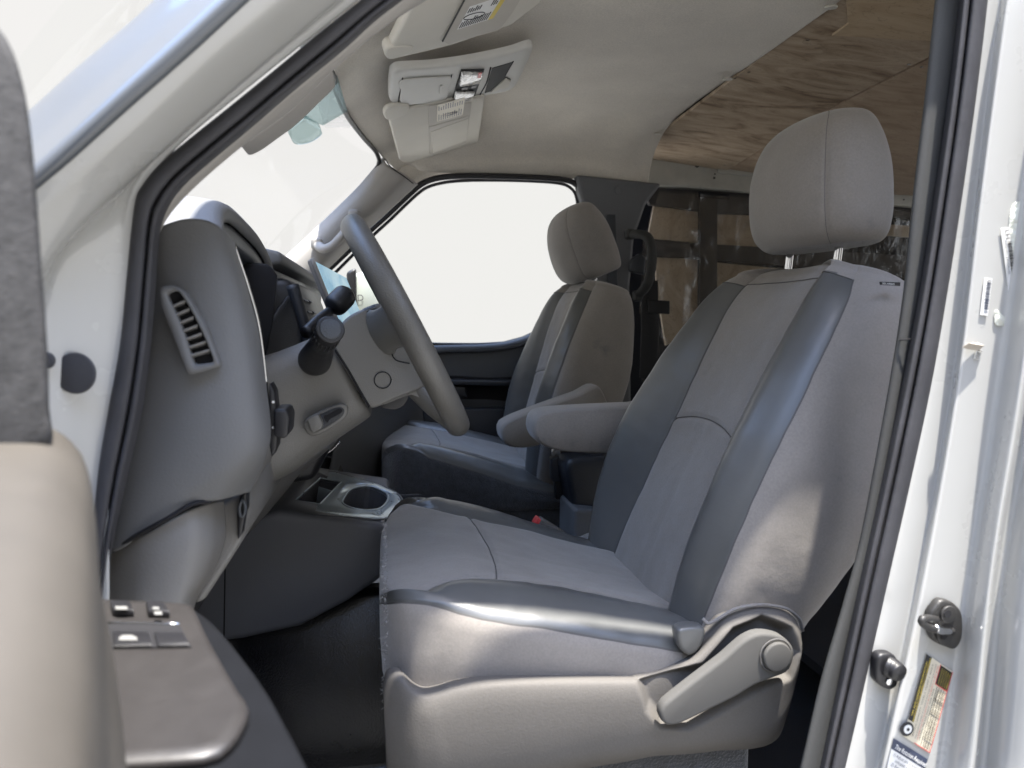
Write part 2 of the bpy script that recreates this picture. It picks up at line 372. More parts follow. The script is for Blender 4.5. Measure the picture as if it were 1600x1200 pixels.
# weatherstrip all the way round the doorway
pairs = [((150, 1250), (158, 1250)), ((142, 1000), (160, 1000)), ((143, 860), (170, 890)), ((152, 740), (194, 770)), ((168, 640), (221, 650)), ((186, 540), (236, 540)), ((197, 430), (244, 440)), ((209, 320), (250, 365)), ((222, 288), (263, 325)), ((250, 255), (288, 290)),
    ((300, 213), (335, 248)), ((360, 165), (395, 198)), ((425, 112), (462, 140)), ((500, 50), (535, 80)), ((560, 3), (600, 22)), ((640, -60), (680, -30)), ((800, -150), (830, -100)), ((1100, -230), (1110, -180)), ((1380, -210), (1360, -150)), ((1500, -140), (1460, -100)), ((1550, -60), (1500, -60)),
    ((1545, 0), (1497, 0)), ((1527, 150), (1480, 150)), ((1506, 300), (1459, 300)), ((1483, 450), (1436, 450)), ((1457, 600), (1408, 600)), ((1425, 750), (1377, 750)), ((1391, 900), (1344, 900)), ((1357, 1050), (1312, 1050)), ((1322, 1200), (1280, 1200)), ((1300, 1290), (1262, 1290))]
def bypair(pts, per=8):
    out = []
    for k in range(len(pts)-1):
        p0, p1, p2, p3 = pts[max(k-1, 0)], pts[k], pts[k+1], pts[min(k+2, len(pts)-1)]
        for i in range(per):
            a = i/per; out.append(p1*(2*a**3-3*a*a+1)+(p2-p0)*.5*(a**3-2*a*a+a)+p2*(3*a*a-2*a**3)+(p3-p1)*.5*(a**3-a*a))
    return out+[pts[-1]]
so_ = bypair(YY([p[0] for p in pairs], .6)); si_ = bypair(YY([p[1] for p in pairs], .6)); nn = len(so_)
prof = [(0, .004), (.04, -.002), (.18, -.006), (.40, -.006), (.54, -.003), (.575, .007), (.605, .007), (.65, -.002), (.80, -.002), (.90, .006), (.97, .016), (1.0, .024)]
rows = [[so_[i].lerp(si_[i], a)*((.6+d)/.6) for i in range(nn)] for a, d in prof]
cols_ = [cr([r[i] for r in rows], 60) for i in range(nn)]
o = link('weatherstrip', [cols_[i][j] for j in range(60) for i in range(nn)], [(j*nn+i, j*nn+i+1, (j+1)*nn+i+1, (j+1)*nn+i) for j in range(59) for i in range(nn-1)], M['rubber'], van); solid(o, .004, 1)
# A pillar, painted
def outer_rows(defs, name, m, nu=70, nv=40, **k):
    return surf(name, [YY(r) for r in defs], m, van, nu=nu, nv=nv, **k)
outer_rows([
    [(170, 1250, .60), (170, 900, .60), (170, 760, .60), (186, 620, .60), (202, 430, .60), (216, 315, .60), (250, 258, .60), (300, 209, .60), (430, 103, .60), (552, 6, .60), (700, -115, .60)],
    [(150, 1250, .598), (140, 900, .598), (140, 760, .598), (165, 600, .598), (188, 430, .598), (202, 305, .598), (238, 250, .598), (290, 203, .598), (420, 95, .598), (540, -2, .598), (690, -120, .598)],
    [(60, 1250, .57), (60, 900, .57), (66, 760, .57), (70, 640, .57), (76, 500, .57), (100, 400, .572), (200, 290, .572), (262, 232, .572), (390, 118, .575), (510, 14, .575), (640, -100, .575)],
    [(-10, 1250, .55), (-10, 900, .55), (0, 760, .55), (10, 640, .55), (30, 500, .55), (70, 415, .55), (150, 320, .55), (235, 232, .55), (360, 110, .55), (480, 4, .55), (600, -105, .55)],
    [(-80, 1250, .53), (-80, 900, .53), (-70, 760, .53), (-60, 600, .53), (-20, 430, .53), (50, 350, .53), (120, 285, .53), (205, 210, .53), (325, 100, .53), (440, 0, .53), (560, -110, .53)],
    [(-150, 1250, .52), (-150, 900, .52), (-140, 700, .52), (-110, 540, .52), (-40, 380, .52), (45, 300, .52), (110, 247, .52), (190, 176, .52), (300, 80, .52), (400, -12, .52), (520, -120, .52)],
], 'a_pillar', M['paint'], nv=50, thick=.003, off=-1)
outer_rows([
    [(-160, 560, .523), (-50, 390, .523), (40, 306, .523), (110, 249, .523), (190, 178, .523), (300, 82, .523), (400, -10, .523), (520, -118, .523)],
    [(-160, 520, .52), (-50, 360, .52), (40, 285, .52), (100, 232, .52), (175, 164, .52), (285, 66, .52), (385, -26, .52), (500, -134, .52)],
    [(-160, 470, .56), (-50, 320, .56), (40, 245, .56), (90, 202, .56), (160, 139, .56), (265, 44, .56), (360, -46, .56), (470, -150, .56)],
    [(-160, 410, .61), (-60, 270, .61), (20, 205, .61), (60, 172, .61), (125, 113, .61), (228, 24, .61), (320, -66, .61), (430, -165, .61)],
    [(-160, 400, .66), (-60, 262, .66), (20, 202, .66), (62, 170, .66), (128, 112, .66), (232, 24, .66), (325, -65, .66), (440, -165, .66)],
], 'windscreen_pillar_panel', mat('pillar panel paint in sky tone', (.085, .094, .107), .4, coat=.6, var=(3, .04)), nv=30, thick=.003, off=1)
# rubber body plugs
for (u, v, r) in ((120, 583, .0155), (76, 563, .006)):
    c = Y(u, v, .578 if u > 100 else .567)
    p = disc('body_plug', c, (-.2, -1, .02), r, .003, M['rubber'], van, bev=.002)
# B pillar, painted jamb
vs = (-60, 0, 300, 600, 900, 1200, 1280)
def brow(us, y): return YY([(u, v, y) for u, v in zip(us, vs)])
b_rows = [brow((1535, 1528, 1490, 1440, 1375, 1305, 1288), .600), brow((1560, 1550, 1508, 1459, 1393, 1324, 1306), .5985),
          brow((1572, 1562, 1524, 1487, 1432, 1368, 1350), .5975), brow((1576, 1566, 1528, 1491, 1437, 1373, 1355), .592), brow((1583, 1573, 1533, 1496, 1443, 1379, 1362), .581),
          brow((1592, 1582, 1542, 1505, 1452, 1390, 1372), .580), brow((1650, 1640, 1592, 1553, 1509, 1466, 1450), .5795),
          brow((1662, 1652, 1606, 1566, 1520, 1479, 1462), .574), brow((1672, 1662, 1618, 1580, 1532, 1496, 1480), .558),
          brow((1690, 1680, 1634, 1596, 1548, 1518, 1500), .545), brow((1706, 1696, 1650, 1612, 1560, 1532, 1516), .5505), brow((1716, 1706, 1662, 1622, 1570, 1540, 1526), .548),
          brow((1740, 1730, 1690, 1650, 1600, 1570, 1556), .52), brow((1790, 1780, 1750, 1700, 1660, 1630, 1620), .50), brow((2000, 1990, 1980, 1960, 1950, 1930, 1930), .49)]
surf('b_pillar', b_rows, M['paint'], van, nu=60, nv=170, thick=.003, off=-1)
# B pillar inner trim
t_l = [(1470, -60), (1462, 0), (1446, 150), (1428, 300), (1413, 450), (1397, 560), (1374, 690), (1343, 850), (1316, 950), (1284, 1060), (1251, 1200), (1235, 1270)]
t_r = [(1512, -60), (1505, 0), (1484, 150), (1463, 300), (1440, 450), (1419, 560), (1392, 700), (1362, 850), (1338, 950), (1313, 1060), (1286, 1200), (1270, 1270)]
tr = surf('pillar_trim', [YY(t_r, .618), YY([(u-3, v) for u, v in t_r], .617), YY([((a[0]*.5+b[0]*.5), a[1]) for a, b in zip(t_l, t_r)], .617), YY([(u+3, v) for u, v in t_l], .619), YY(t_l, .622), YY([(u-1, v) for u, v in t_l], .66), YY([(u+6, v) for u, v in t_l], .72)], M['pillar'], van, nu=90, nv=30, thick=.003, off=1)
tube('trim_seam', YY([(1403, 532, .6255), (1408, 531, .6165), (1422, 530, .6115), (1428, 529.5, .6135)]), .0007, M['void'], tr, n=20, seg=6)
# body shell: roof skin, outer sides, floor, rear
shell = [((-.10, .70, .665), (3.4, 2.2, .665)), ]
prism('roof_panel', [(-.16, .66, .56), (.05, .62, .66), (1.2, .60, .70), (3.5, .60, .70), (3.5, 2.42, .70), (1.2, 2.42, .70), (.05, 2.38, .66), (-.16, 2.2, .56)], (0, 0, .02), M['paint'], van, bev=0)
rbox('side_panel', (2.20, .60, -.05), (2.7, .012, 1.5), M['paint'], van, bev=0)
rbox('side_panel', (2.20, 2.72, -.05), (2.7, .02, 1.5), M['paint'], van, bev=0)
rbox('roof_side', (.80, .612, .66), (1.6, .03, .09), M['paint'], van, bev=0)
# ---- headliner
FE = sorted([(p.y, p.x, p.z) for p in (Y(520, 112, 1.25), Y(528, 142, 1.45), Y(545, 180, 1.70), Y(570, 214, 1.95), Y(590, 236, 2.12), Y(604, 252, 2.20), Y(624, 268, 2.27))])
FE = [(1.45-(a-1.45), b, c) for a, b, c in reversed(FE) if a > 1.5]+[t for t in FE if t[0] > 1.4]
def headliner():
    nx, ny = 130, 130; V = []; F = []
    for j in range(ny+1):
        y = .64+(2.27-.64)*j/ny; dy = abs(y-1.45)
        xf, zf = interp(FE, y)
        for i in range(nx+1):
            a = i/nx; x = xf+(.865-xf)*a
            t = min(1, (x-xf)/.42); z = zf+(.603-zf)*(1-(1-t)**2.3)
            e = min(1, max(0, (dy-.56)/.26))
            edge = interp([(-.1, .47), (.03, .475), (.12, .462), (.25, .457), (.5, .455), (.7, .45), (.9, .435)], x)[0]
            k = 1-math.sqrt(max(0, 1-e**2.3)); k *= min(1, (x-xf)/.06)
            z = z+(min(edge, z)-z)*k
            if dy > .45: z -= .026*math.exp(-((x-.78)/.07)**2)*min(1, (dy-.45)/.2)
            z += .0022*noise.noise(Vector((x*7, y*7, 3)))+.003*noise.noise(Vector((x*2.5, y*2.5, 9)))
            for cy in (1.277, 1.689, 2.14):
                r = math.hypot(x-.845, y-cy)
                if r < .04: z += .008*math.exp(-(r/.017)**2)
            V.append((x, y, z))
    n = nx+1
    F = [(j*n+i, j*n+i+1, (j+1)*n+i+1, (j+1)*n+i) for j in range(ny) for i in range(nx)]
    o = link('headliner', V, F, M['headliner'], van); solid(o, .006, 1)
    return o
hl = headliner()
for cy in (1.277, 1.689, 2.14):
    zz = .594 if cy < 2 else .575
    disc('trim_clip', (.845, cy, zz), (0, .15, -1), .0125, .005, M['visor'], hl, bev=.0025)
# plywood lining of the cargo roof
def ply(name, pts, m, label):
    o = prism('plywood_panel', pts, (0, 0, .009), m, None, bev=.001)
    setprops(o, label, 'plywood', 'plywood sheets lining the cargo roof'); return o
# ceiling plane slopes down rearwards
pn = Vector((.10, .03, 1)); pc = .612+.10*.87+.03*1.3
def CP(u, v, dz=0): return PL(u, v, pn, pc+dz)
ply('p', [(.8695, y, pc-.1*.8695-.03*y) for y in (1.20, 1.5, 1.8, 2.1, 2.46)]+[CP(1125, 274), CP(1270, 182), CP(1460, 85), CP(1560, 40), CP(1400, -10)], M['ply1'], 'brown stained plywood sheet with dark veneer lines, directly behind the headliner edge')
ply('p', [CP(1462, 87, .004), CP(1272, 184, .004), CP(1122, 276, .004), CP(1200, 293, .004), CP(1500, 310, .004), CP(1600, 180, .004), CP(1600, 18, .004)], M['ply2'], 'greyish plywood sheet seen above the driver headrest, farthest back')
ply('p', [CP(1300, 56, -.004), CP(1325, 38, -.004), CP(1322, 0, -.004), CP(1350, -60, -.004), CP(1600, -60, -.004), CP(1600, 72, -.004)], M['ply3'], 'pale plywood offcut beside the top of the door pillar')
def screws(par, pts):
    for k, (u, v) in enumerate(pts):
        c = CP(u, v, -.0005); disc('screw_head', c, (0, 0, -1), .0042, .0012, M['chrome'], par, bev=0, n=12)
PLY = [o for o in C.objects if o.name.startswith('plywood_panel')]
screws(PLY[0], [(1148, 122), (1170, 112), (1262, 62), (1330, 44), (1100, 262), (1132, 258), (1420, 100)])
screws(PLY[1], [(1440, 104), (1400, 300), (1450, 240)])
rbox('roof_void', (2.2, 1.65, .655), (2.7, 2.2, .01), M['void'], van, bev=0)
# ---- windscreen
ws_top = [Vector((-.02, .64, .44)), Vector((-.055, .80, .45)), Vector((-.105, 1.1, .418)), Vector((-.115, 1.45, .418)), Vector((-.10, 1.7, .43)), Vector((-.05, 2.0, .455)), Vector((.02, 2.2, .48))]
ws_bot = [Vector((-.33, .60, .10)), Vector((-.5, .8, .06)), Vector((-.66, 1.1, .03)), Vector((-.7, 1.45, .03)), Vector((-.66, 1.8, .03)), Vector((-.5, 2.1, .06)), Vector((-.33, 2.26, .10))]
mid = [a.lerp(b, .5)+Vector((-.02, 0, .02)) for a, b in zip(ws_top, ws_bot)]
wscr = thing('windscreen', 'large curved windscreen with a teal tinted shade band along its top', 'windscreen', (-.4, 1.45, .05))
surf('glass', [ws_top, mid, ws_bot], M['glass'], wscr, nu=40, nv=20)
prism('shade_band', YY([(500, 96, 1.2), (527, 118, 1.3), (543, 174, 1.5), (505, 196, 1.42), (478, 186, 1.3), (440, 172, 1.18), (440, 130, 1.1)]), (-.004, 0, .003), M['band'], wscr, bev=0)
tube('glass_edge_seal', YY([(500, 92, 1.15), (517, 113, 1.25), (526, 142, 1.45), (543, 181, 1.70), (568, 215, 1.95), (587, 237, 2.12), (593, 254, 2.18), (584, 270, 2.19), (560, 297, 2.19), (505, 350, 2.19), (455, 398, 2.18), (430, 420, 2.17)]), .0065, M['black'], wscr, n=60)
sprism('mirror_button', YY([(450, 196), (470, 178), (487, 186), (500, 197), (480, 212), (455, 214)], 1.28), (.0, .05, .0), M['band'], wscr, bev=.004)
# near A pillar inner trim
surf('a_pillar_trim', [YY([(140, 980), (158, 900), (185, 760), (210, 620), (222, 480), (238, 372), (258, 322), (300, 276), (410, 180), (520, 90), (640, -14), (700, -60)], .625),
                       YY([(144, 985), (164, 890), (192, 750), (216, 615), (228, 480), (243, 384), (262, 340), (306, 290), (416, 193), (530, 98), (655, -2), (720, -50)], .64),
                       YY([(146, 990), (168, 880), (196, 740), (220, 610), (232, 480), (246, 384), (262, 332), (318, 277), (386, 222), (455, 172), (516, 114), (600, 42), (670, -2), (740, -50)], .68),
                       YY([(144, 990), (165, 880), (192, 740), (216, 610), (228, 480), (243, 380), (260, 322), (318, 268), (386, 212), (455, 160), (516, 104), (600, 32), (670, -10), (740, -60)], .74)], M['pillar_lt'], van, nu=90, nv=18, thick=.002, off=1)
sprism('pillar_trim_lobe', [Y(372, 225, .76), Y(392, 219, .76), Y(425, 196, .76), Y(452, 176, .76), Y(490, 140, .76), Y(520, 108, .76), Y(500, 100, .76), Y(430, 150, .76), Y(380, 200, .76)], (0, .05, 0), M['pillar_lt'], van, bev=.012)
# far A pillar trim
apf = surf('a_pillar_trim', [YY([(600, 246, 2.19), (560, 293, 2.19), (505, 347, 2.19), (455, 394, 2.18), (400, 445, 2.17)]),
                       YY([(606, 258, 2.165), (575, 299, 2.165), (520, 353, 2.165), (470, 402, 2.155), (420, 450, 2.15)]),
                       YY([(632, 272, 2.175), (590, 318, 2.175), (540, 367, 2.175), (500, 410, 2.165), (470, 450, 2.16)]),
                       YY([(652, 287, 2.23), (602, 333, 2.23), (565, 367, 2.23), (532, 399, 2.23), (490, 440, 2.23)])], M['pillar_lt'], van, nu=50, nv=24, thick=.004, off=1)
tube('trim_seam', YY([(601, 248, 2.178), (612, 262, 2.155), (632, 276, 2.168), (646, 287, 2.20)]), .0016, M['void'], apf, n=20, seg=6)
# far B pillar trim
prism('b_pillar_trim', YY([(900, 272), (1036, 286), (1010, 320), (992, 372), (985, 450), (988, 700), (915, 700), (915, 330), (905, 300)], 2.24), (0, .05, 0), M['pillar_dk'], van, bev=.014)
prism('belt_slot_cover', YY([(948, 335), (962, 335), (966, 460), (950, 460)], 2.232), (0, .02, 0), M['slate'], van, bev=.003)
disc('trim_cap', Y(966, 297, 2.236), (0, -1, 0), .013, .004, M['pillar_dk'], van)
# cab floor
def floor():
    rbox('cab_floor', (.2, 1.45, -.80), (1.7, 1.7, .02), M['dark'], van, bev=0)
    rbox('firewall', (-.66, 1.45, -.35), (.02, 1.7, .95), M['dark'], van, bev=0)
    rbox('cargo_floor', (2.2, 1.65, -.70), (2.7, 2.1, .02), M['dark'], van, bev=0)
    rbox('door_sill', (.2, .64, -.74), (1.5, .1, .14), M['slate'], van, bev=.01)
    rbox('hinge_side', (-.50, .625, -.38), (.34, .02, .9), M['slate'], van, bev=0)
floor()
def zmat(x, y):
    z = -.755+.30*max(0, (-.25-x)/.35)**1.4+.27*min(1, max(0, (y-1.15)/.12))**.8
    return z+.03*abs(noise.noise(Vector((x*6+1, y*7, 0))))*(.35+max(0, (-.1-x)/.3))
def floor_mat():
    n = 110; V = []; F = []
    for j in range(n+1):
        for i in range(n+1):
            x = -.62+.80*i/n; y = .70+.60*j/n; V.append((x, y, zmat(x, y)))
    F = [(j*(n+1)+i, j*(n+1)+i+1, (j+1)*(n+1)+i+1, (j+1)*(n+1)+i) for j in range(n) for i in range(n)]
    o = link('floor_mat', V, F, M['mat_rubber']); solid(o, .006, -1)
    obs = [o]
    for a in range(26):       # raised tread pattern
        for b in range(18):
            x = -.30+a*.017; y = .76+b*.022+(.011 if a % 2 else 0)
            obs.append(rbox('tread', (x, y, zmat(x, y)+.002), (.003, .016, .006), M['mat_rubber'], None, rot=Matrix.Rotation(rad(45 if a % 2 else -45), 3, 'Z'), bev=0))
    bpy.context.view_layer.update(); o = joinm(obs)
    setprops(o, 'black rubber floor mat with raised tread in the driver footwell', 'floor mat')
floor_mat()

# ================================================================== CARGO SIDE behind the seats
cargo = thing('cargo_partition', 'black steel cargo frame across the brown boards behind the passenger seat', 'partition', (1.4, 2.5, -.6))
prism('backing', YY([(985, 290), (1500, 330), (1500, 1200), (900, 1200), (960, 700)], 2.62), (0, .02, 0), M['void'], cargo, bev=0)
FRM = mat('dull brown black steel', (.035, .031, .029), .7, var=(12, .3))
def bp(name, pts, y, m, t=.01, bev=.002):
    m = FRM if m == M['dark'] else m
    return prism(name, YY(pts, y), (0, t, 0), m, cargo, bev=bev)
bp('board_panel', [(1022, 318), (1096, 330), (1096, 380), (1012, 372)], 2.52, M['board'])
bp('board_panel', [(1120, 334), (1250, 340), (1250, 395), (1120, 384)], 2.52, M['board'])
bp('board_panel', [(1024, 402), (1096, 405), (1096, 478), (1070, 530), (1040, 540), (1026, 450)], 2.52, M['board'])
bp('board_panel', [(1120, 410), (1430, 440), (1430, 520), (1120, 520)], 2.52, M['board'])
bp('board_panel', [(1380, 350), (1440, 354), (1440, 372), (1380, 368)], 2.52, M['board'])
bp('frame_post', [(1094, 300), (1121, 303), (1121, 640), (1092, 640)], 2.50, M['dark'], .02)
bp('frame_rail', [(1008, 292), (1470, 322), (1470, 342), (1200, 336), (1125, 334), (1015, 320)], 2.505, M['dark'], .02)
bp('frame_rail', [(1020, 376), (1470, 402), (1470, 440), (1200, 412), (1024, 400)], 2.505, M['dark'], .02)
bp('frame_gap', [(1092, 299), (1140, 303), (1140, 311), (1092, 308)], 2.495, M['void'], .01)
rail = thing('cargo_roof_rail', 'scuffed off-white steel rail along the top of the cargo side wall', 'rail', (1.3, 2.5, .4))
prism('rail_face', YY([(985, 228), (1050, 244), (1095, 252), (1145, 262), (1220, 266), (1480, 284), (1480, 328), (1230, 306), (1120, 296), (1070, 291), (985, 290)], 2.46), (0, .03, 0), M['rail'], rail, bev=.008)
prism('rail_lip', YY([(1123, 262), (1182, 267), (1182, 276), (1123, 270)], 2.452), (0, .015, 0), M['rail'], rail, bev=.003)
for (u, v, r) in ((1037, 245, .004), (1041, 247, .003), (1089, 258, .009), (1117, 272, .003), (1116, 278, .004), (1395, 293, .004), (1418, 294, .004), (1412, 312, .003)):
    disc('bolt_hole', Y(u, v, 2.4595), (0, -1, 0), r, .0015, M['black'], rail, bev=0, n=12)
# crumpled film
def film():
    n = 70; V = []; F = []
    for j in range(n+1):
        for i in range(n+1):
            a = i/n; b = j/n
            u = 1000+(1445-1000)*a; v = 300+(640-300)*b+30*a
            if b < .25: u += (1-b/.25)*30*(1-a)
            p = Y(u, v, 2.48)
            w = math.exp(-((a-.08)/.16)**2)*.9+.12+math.exp(-((a-.9)/.1)**2)*.5
            p.y -= .02*abs(noise.noise(Vector((a*11, b*9, 1))))*w*2+.012*abs(noise.noise(Vector((a*30, b*22, 5))))*w*2
            p.x += .01*noise.noise(Vector((a*14, b*14, 7)))
            V.append(p)
    F = [(j*(n+1)+i, j*(n+1)+i+1, (j+1)*(n+1)+i+1, (j+1)*(n+1)+i) for j in range(n) for i in range(n)]
    o = link('plastic_film', V, F, M['film'])
    setprops(o, 'crumpled clear plastic film hanging over the black cargo frame and boards', 'plastic film')
film()
def belt():
    t = thing('seat_belt', 'black passenger seat belt strap with its hardware beside the curved grab handle', 'seat belt', (.9, 2.2, -.3))
    prism('strap', YY([(1003, 440), (1028, 438), (1030, 520), (1024, 590), (1000, 590), (1002, 520)], 2.19), (0, .004, 0), M['black'], t, bev=.001)
    prism('buckle_plate', YY([(1012, 468), (1047, 470), (1047, 491), (1012, 489)], 2.182), (0, .012, 0), M['black'], t, bev=.003)
    prism('shoulder_loop', YY([(986, 405), (1000, 395), (1010, 402), (1008, 430), (984, 424)], 2.2), (0, .02, 0), M['slate'], t, bev=.006)
belt()
def handle(name, pts, y0, r, m, label, flat=.8, ends=True):
    t = thing(name, label, 'grab handle', Y(pts[0][0], pts[0][1], y0+.04), 'grab handles on the far pillars')
    tube('grip', YY([(p[0], p[1], p[2]) for p in pts]), r, m, t, n=40, flat=flat, seg=16)
    for p in (pts[0], pts[-1]):
        rbox('end_cap', Y(p[0], p[1], p[2]-.004), (.032, .03, .034), m, t, bev=.009)
handle('grab_handle', [(984, 366, 2.19), (1000, 366, 2.14), (1012, 371, 2.12), (1018, 388, 2.11), (1018, 415, 2.11), (1011, 445, 2.12), (996, 462, 2.19)], 2.2, .0155, M['pillar'], 'large curved dark grab handle on the pillar behind the passenger headrest')
handle('grab_handle', [(553, 337, 2.14), (549, 349, 2.09), (536, 366, 2.07), (520, 383, 2.08), (505, 389, 2.09), (495, 381, 2.14)], 2.16, .0145, M['pillar_lt'], 'pale curved grab handle on the slanting windscreen pillar beyond the steering wheel')

# ================================================================== PASSENGER DOOR
pd = thing('passenger_door', 'dark grey closed passenger door with large side window', 'door', (.4, 2.3, -.9))
prism('door_panel', YY([(480, 528), (620, 538), (675, 537), (740, 537), (790, 534), (820, 526), (850, 512), (880, 500), (940, 496), (940, 760), (480, 760)], 2.25), (0, .06, 0), M['slate'], pd, bev=.016)
tube('window_ledge', YY([(640, 547), (700, 545), (770, 543), (810, 536), (850, 521)], 2.246), .016, M['slate'], pd, flat=.5, n=30)
sprism('arm_recess', YY([(695, 588), (760, 590), (830, 592), (830, 626), (760, 624), (712, 622), (700, 606)], 2.247), (0, .01, 0), M['void'], pd, bev=.002)
prism('armrest', YY([(700, 594), (830, 596), (830, 604), (706, 602)], 2.19), (0, .06, 0), M['dark'], pd, bev=.004)
prism('pull_handle', YY([(700, 603), (728, 604), (731, 622), (712, 620), (703, 612)], 2.2), (0, .05, 0), M['black'], pd, bev=.004)
prism('door_pocket', YY([(660, 640), (850, 636), (850, 720), (664, 700)], 2.20), (0, .05, 0), M['dark'], pd, bev=.008)
tube('window_rubber', YY([(480, 452), (530, 405), (566, 371), (604, 337), (655, 290), (680, 279), (720, 275), (800, 276), (865, 279), (893, 284), (908, 298), (914, 330), (914, 480), (880, 505), (838, 524), (790, 538), (700, 540), (560, 536)], 2.262), .0105, M['black'], pd, n=140, flat=.8)
tube('door_frame', YY([(455, 445), (510, 388), (590, 318), (640, 272), (690, 250), (800, 250), (900, 252), (1010, 262)], 2.30), .056, M['headliner'], pd, n=60, flat=.5)
tube('window_rubber', YY([(490, 460), (570, 380), (607, 346), (660, 297), (690, 286), (730, 282), (800, 282), (862, 285), (886, 290), (899, 303), (903, 330), (903, 480)], 2.28), .005, M['rubber'], pd, n=100)
prism('window_glass', YY([(480, 440), (566, 370), (660, 285), (880, 282), (908, 300), (912, 500), (800, 545), (480, 545)], 2.285), (0, .004, 0), M['glass'], pd, bev=0)
# outside mirror beyond the passenger window
om = thing('wing_mirror', 'pale wing mirror housing seen through the passenger window beside the screen', 'mirror', (-.05, 2.45, -.05))
sprism('mirror_shell', YY([(553, 432), (570, 424), (600, 424), (606, 450), (600, 500), (570, 506), (553, 500)], 2.5), (0, .06, .0), M['mirrorpale'], om, bev=.012)
prism('mirror_arm', YY([(541, 425), (556, 418), (558, 505), (545, 512)], 2.44), (0, .06, 0), M['black'], om, bev=.01)
text('marking', 'D', Y(558, 470, 2.498), (1, 0, 0), (0, 0, 1), .03, M['inkgrey'], om, lift=.001)

# ================================================================== DASHBOARD
dash = thing('dashboard', 'grey grained dashboard with slatted side vent, instrument hood and dark centre stack', 'dashboard', (-.35, 1.45, -.7))
# driver side end panel: upper
ecu = [(262, 362), (300, 345), (335, 350), (362, 374), (384, 450), (402, 520), (411, 600), (420, 655), (421, 712), (405, 756), (370, 779), (327, 791)]
ecl = [(175, 857), (185, 780), (200, 640), (215, 500), (232, 410)]
def endcap():
    # rows sweep from the outboard (left) side round to the rear-facing right side
    r0 = YY([(222, 372, .70), (212, 450, .70), (195, 560, .70), (178, 640, .70), (160, 740, .70), (142, 862, .70)])
    r1 = YY([(256, 352, .685), (250, 450, .675), (240, 560, .672), (225, 650, .67), (205, 750, .668), (182, 860, .666)])
    r2 = YY([(290, 342, .685), (296, 430, .668), (292, 530, .66), (282, 650, .657), (262, 740, .657), (240, 822, .66)])
    r3 = YY([(322, 344, .69), (340, 420, .672), (352, 520, .660), (356, 640, .655), (345, 725, .658), (300, 786, .664)])
    r4 = YY([(345, 356, .70), (368, 430, .684), (385, 520, .672), (396, 630, .666), (393, 706, .667), (340, 782, .672)])
    r5 = YY([(360, 373, .73), (380, 440, .715), (399, 520, .702), (410, 620, .692), (415, 700, .692), (368, 775, .692)])
    r6 = YY([(366, 380, .79), (385, 448, .77), (404, 520, .755), (416, 600, .745), (422, 690, .745), (392, 768, .74)])
    r7 = YY([(352, 382, .82), (372, 448, .82), (394, 520, .81), (406, 600, .80), (412, 690, .80), (380, 770, .80)])
    o = surf('side_panel', [r0, r1, r2, r3, r4, r5, r6, r7], M['dash'], dash, nu=110, nv=90, thick=.003, off=-1)
    r0 = YY([(138, 850, .71), (135, 900, .71), (130, 960, .71), (120, 1060, .71)])
    r1 = YY([(215, 840, .664), (215, 890, .662), (212, 950, .66), (200, 1060, .66)])
    r2 = YY([(290, 800, .668), (296, 850, .664), (280, 930, .662), (255, 1060, .662)])
    r3 = YY([(328, 786, .69), (330, 850, .684), (316, 900, .68), (295, 945, .68), (275, 1060, .68)])
    r4 = YY([(350, 781, .74), (352, 840, .73), (334, 892, .725), (305, 944, .725), (285, 1060, .725)])
    surf('lower_panel', [r0, r1, r2, r3, r4], M['dash_low'], dash, nu=60, nv=60, thick=.003, off=-1)
    tube('panel_gap', YY([(176, 861, .672), (215, 836, .659), (260, 811, .655), (300, 788, .661), (330, 783, .672)]), .0022, M['void'], o, n=40, seg=8)
    tube('crease', YY([(325, 346, .690), (372, 470, .6745), (392, 560, .667), (398, 640, .6655), (394, 700, .667)]), .0001, M['dash'], o, n=30, seg=6)
    return o
ec = endcap()
# slatted side vent on the end panel
def side_vent():
    y = .645
    outer = [(250, 449), (268, 446), (283, 452), (303, 480), (325, 522), (343, 569), (341, 573), (300, 585), (292, 582), (283, 560), (268, 520), (253, 482), (249, 460)]
    inner = [(262, 459), (273, 455), (281, 457), (297, 482), (317, 522), (333, 561), (332, 566), (305, 569), (300, 560), (290, 528), (275, 490), (263, 466)]
    O = cr(YY(outer, y), 72, True); I = cr(YY(inner, y), 72, True)
    rings = [[p+Vector((0, .012, 0)) for p in O], [p+Vector((0, .002, 0)) for p in O], [p.lerp(q_, .12)+Vector((0, -.0015, 0)) for p, q_ in zip(O, I)], [p.lerp(q_, .9)+Vector((0, -.001, 0)) for p, q_ in zip(O, I)], [p+Vector((0, .001, 0)) for p in I], [p+Vector((0, .02, 0)) for p in I]]
    f = ringloft('vent_frame', rings, M['dash'], dash, cap0=False, cap1=False)
    prism('vent_cavity', [p+Vector((0, .0075, 0)) for p in I], (0, .002, 0), M['void'], f, bev=0)
    for k in range(7):
        a = (k+.9)/7.8
        ul = 262+(300-262)*a+3*math.sin(a*3); vl = 466+(565-466)*a
        ur = 284+(334-284)*a; vr = 458+(558-458)*a
        prism('slat', [Y(ul, vl, y+.001), Y(ur, vr-2, y+.001), Y(ur, vr+2, y+.007), Y(ul, vl+3, y+.007)], (0, .0, -.0022), M['dash_low'], f, bev=.0006)
side_vent()
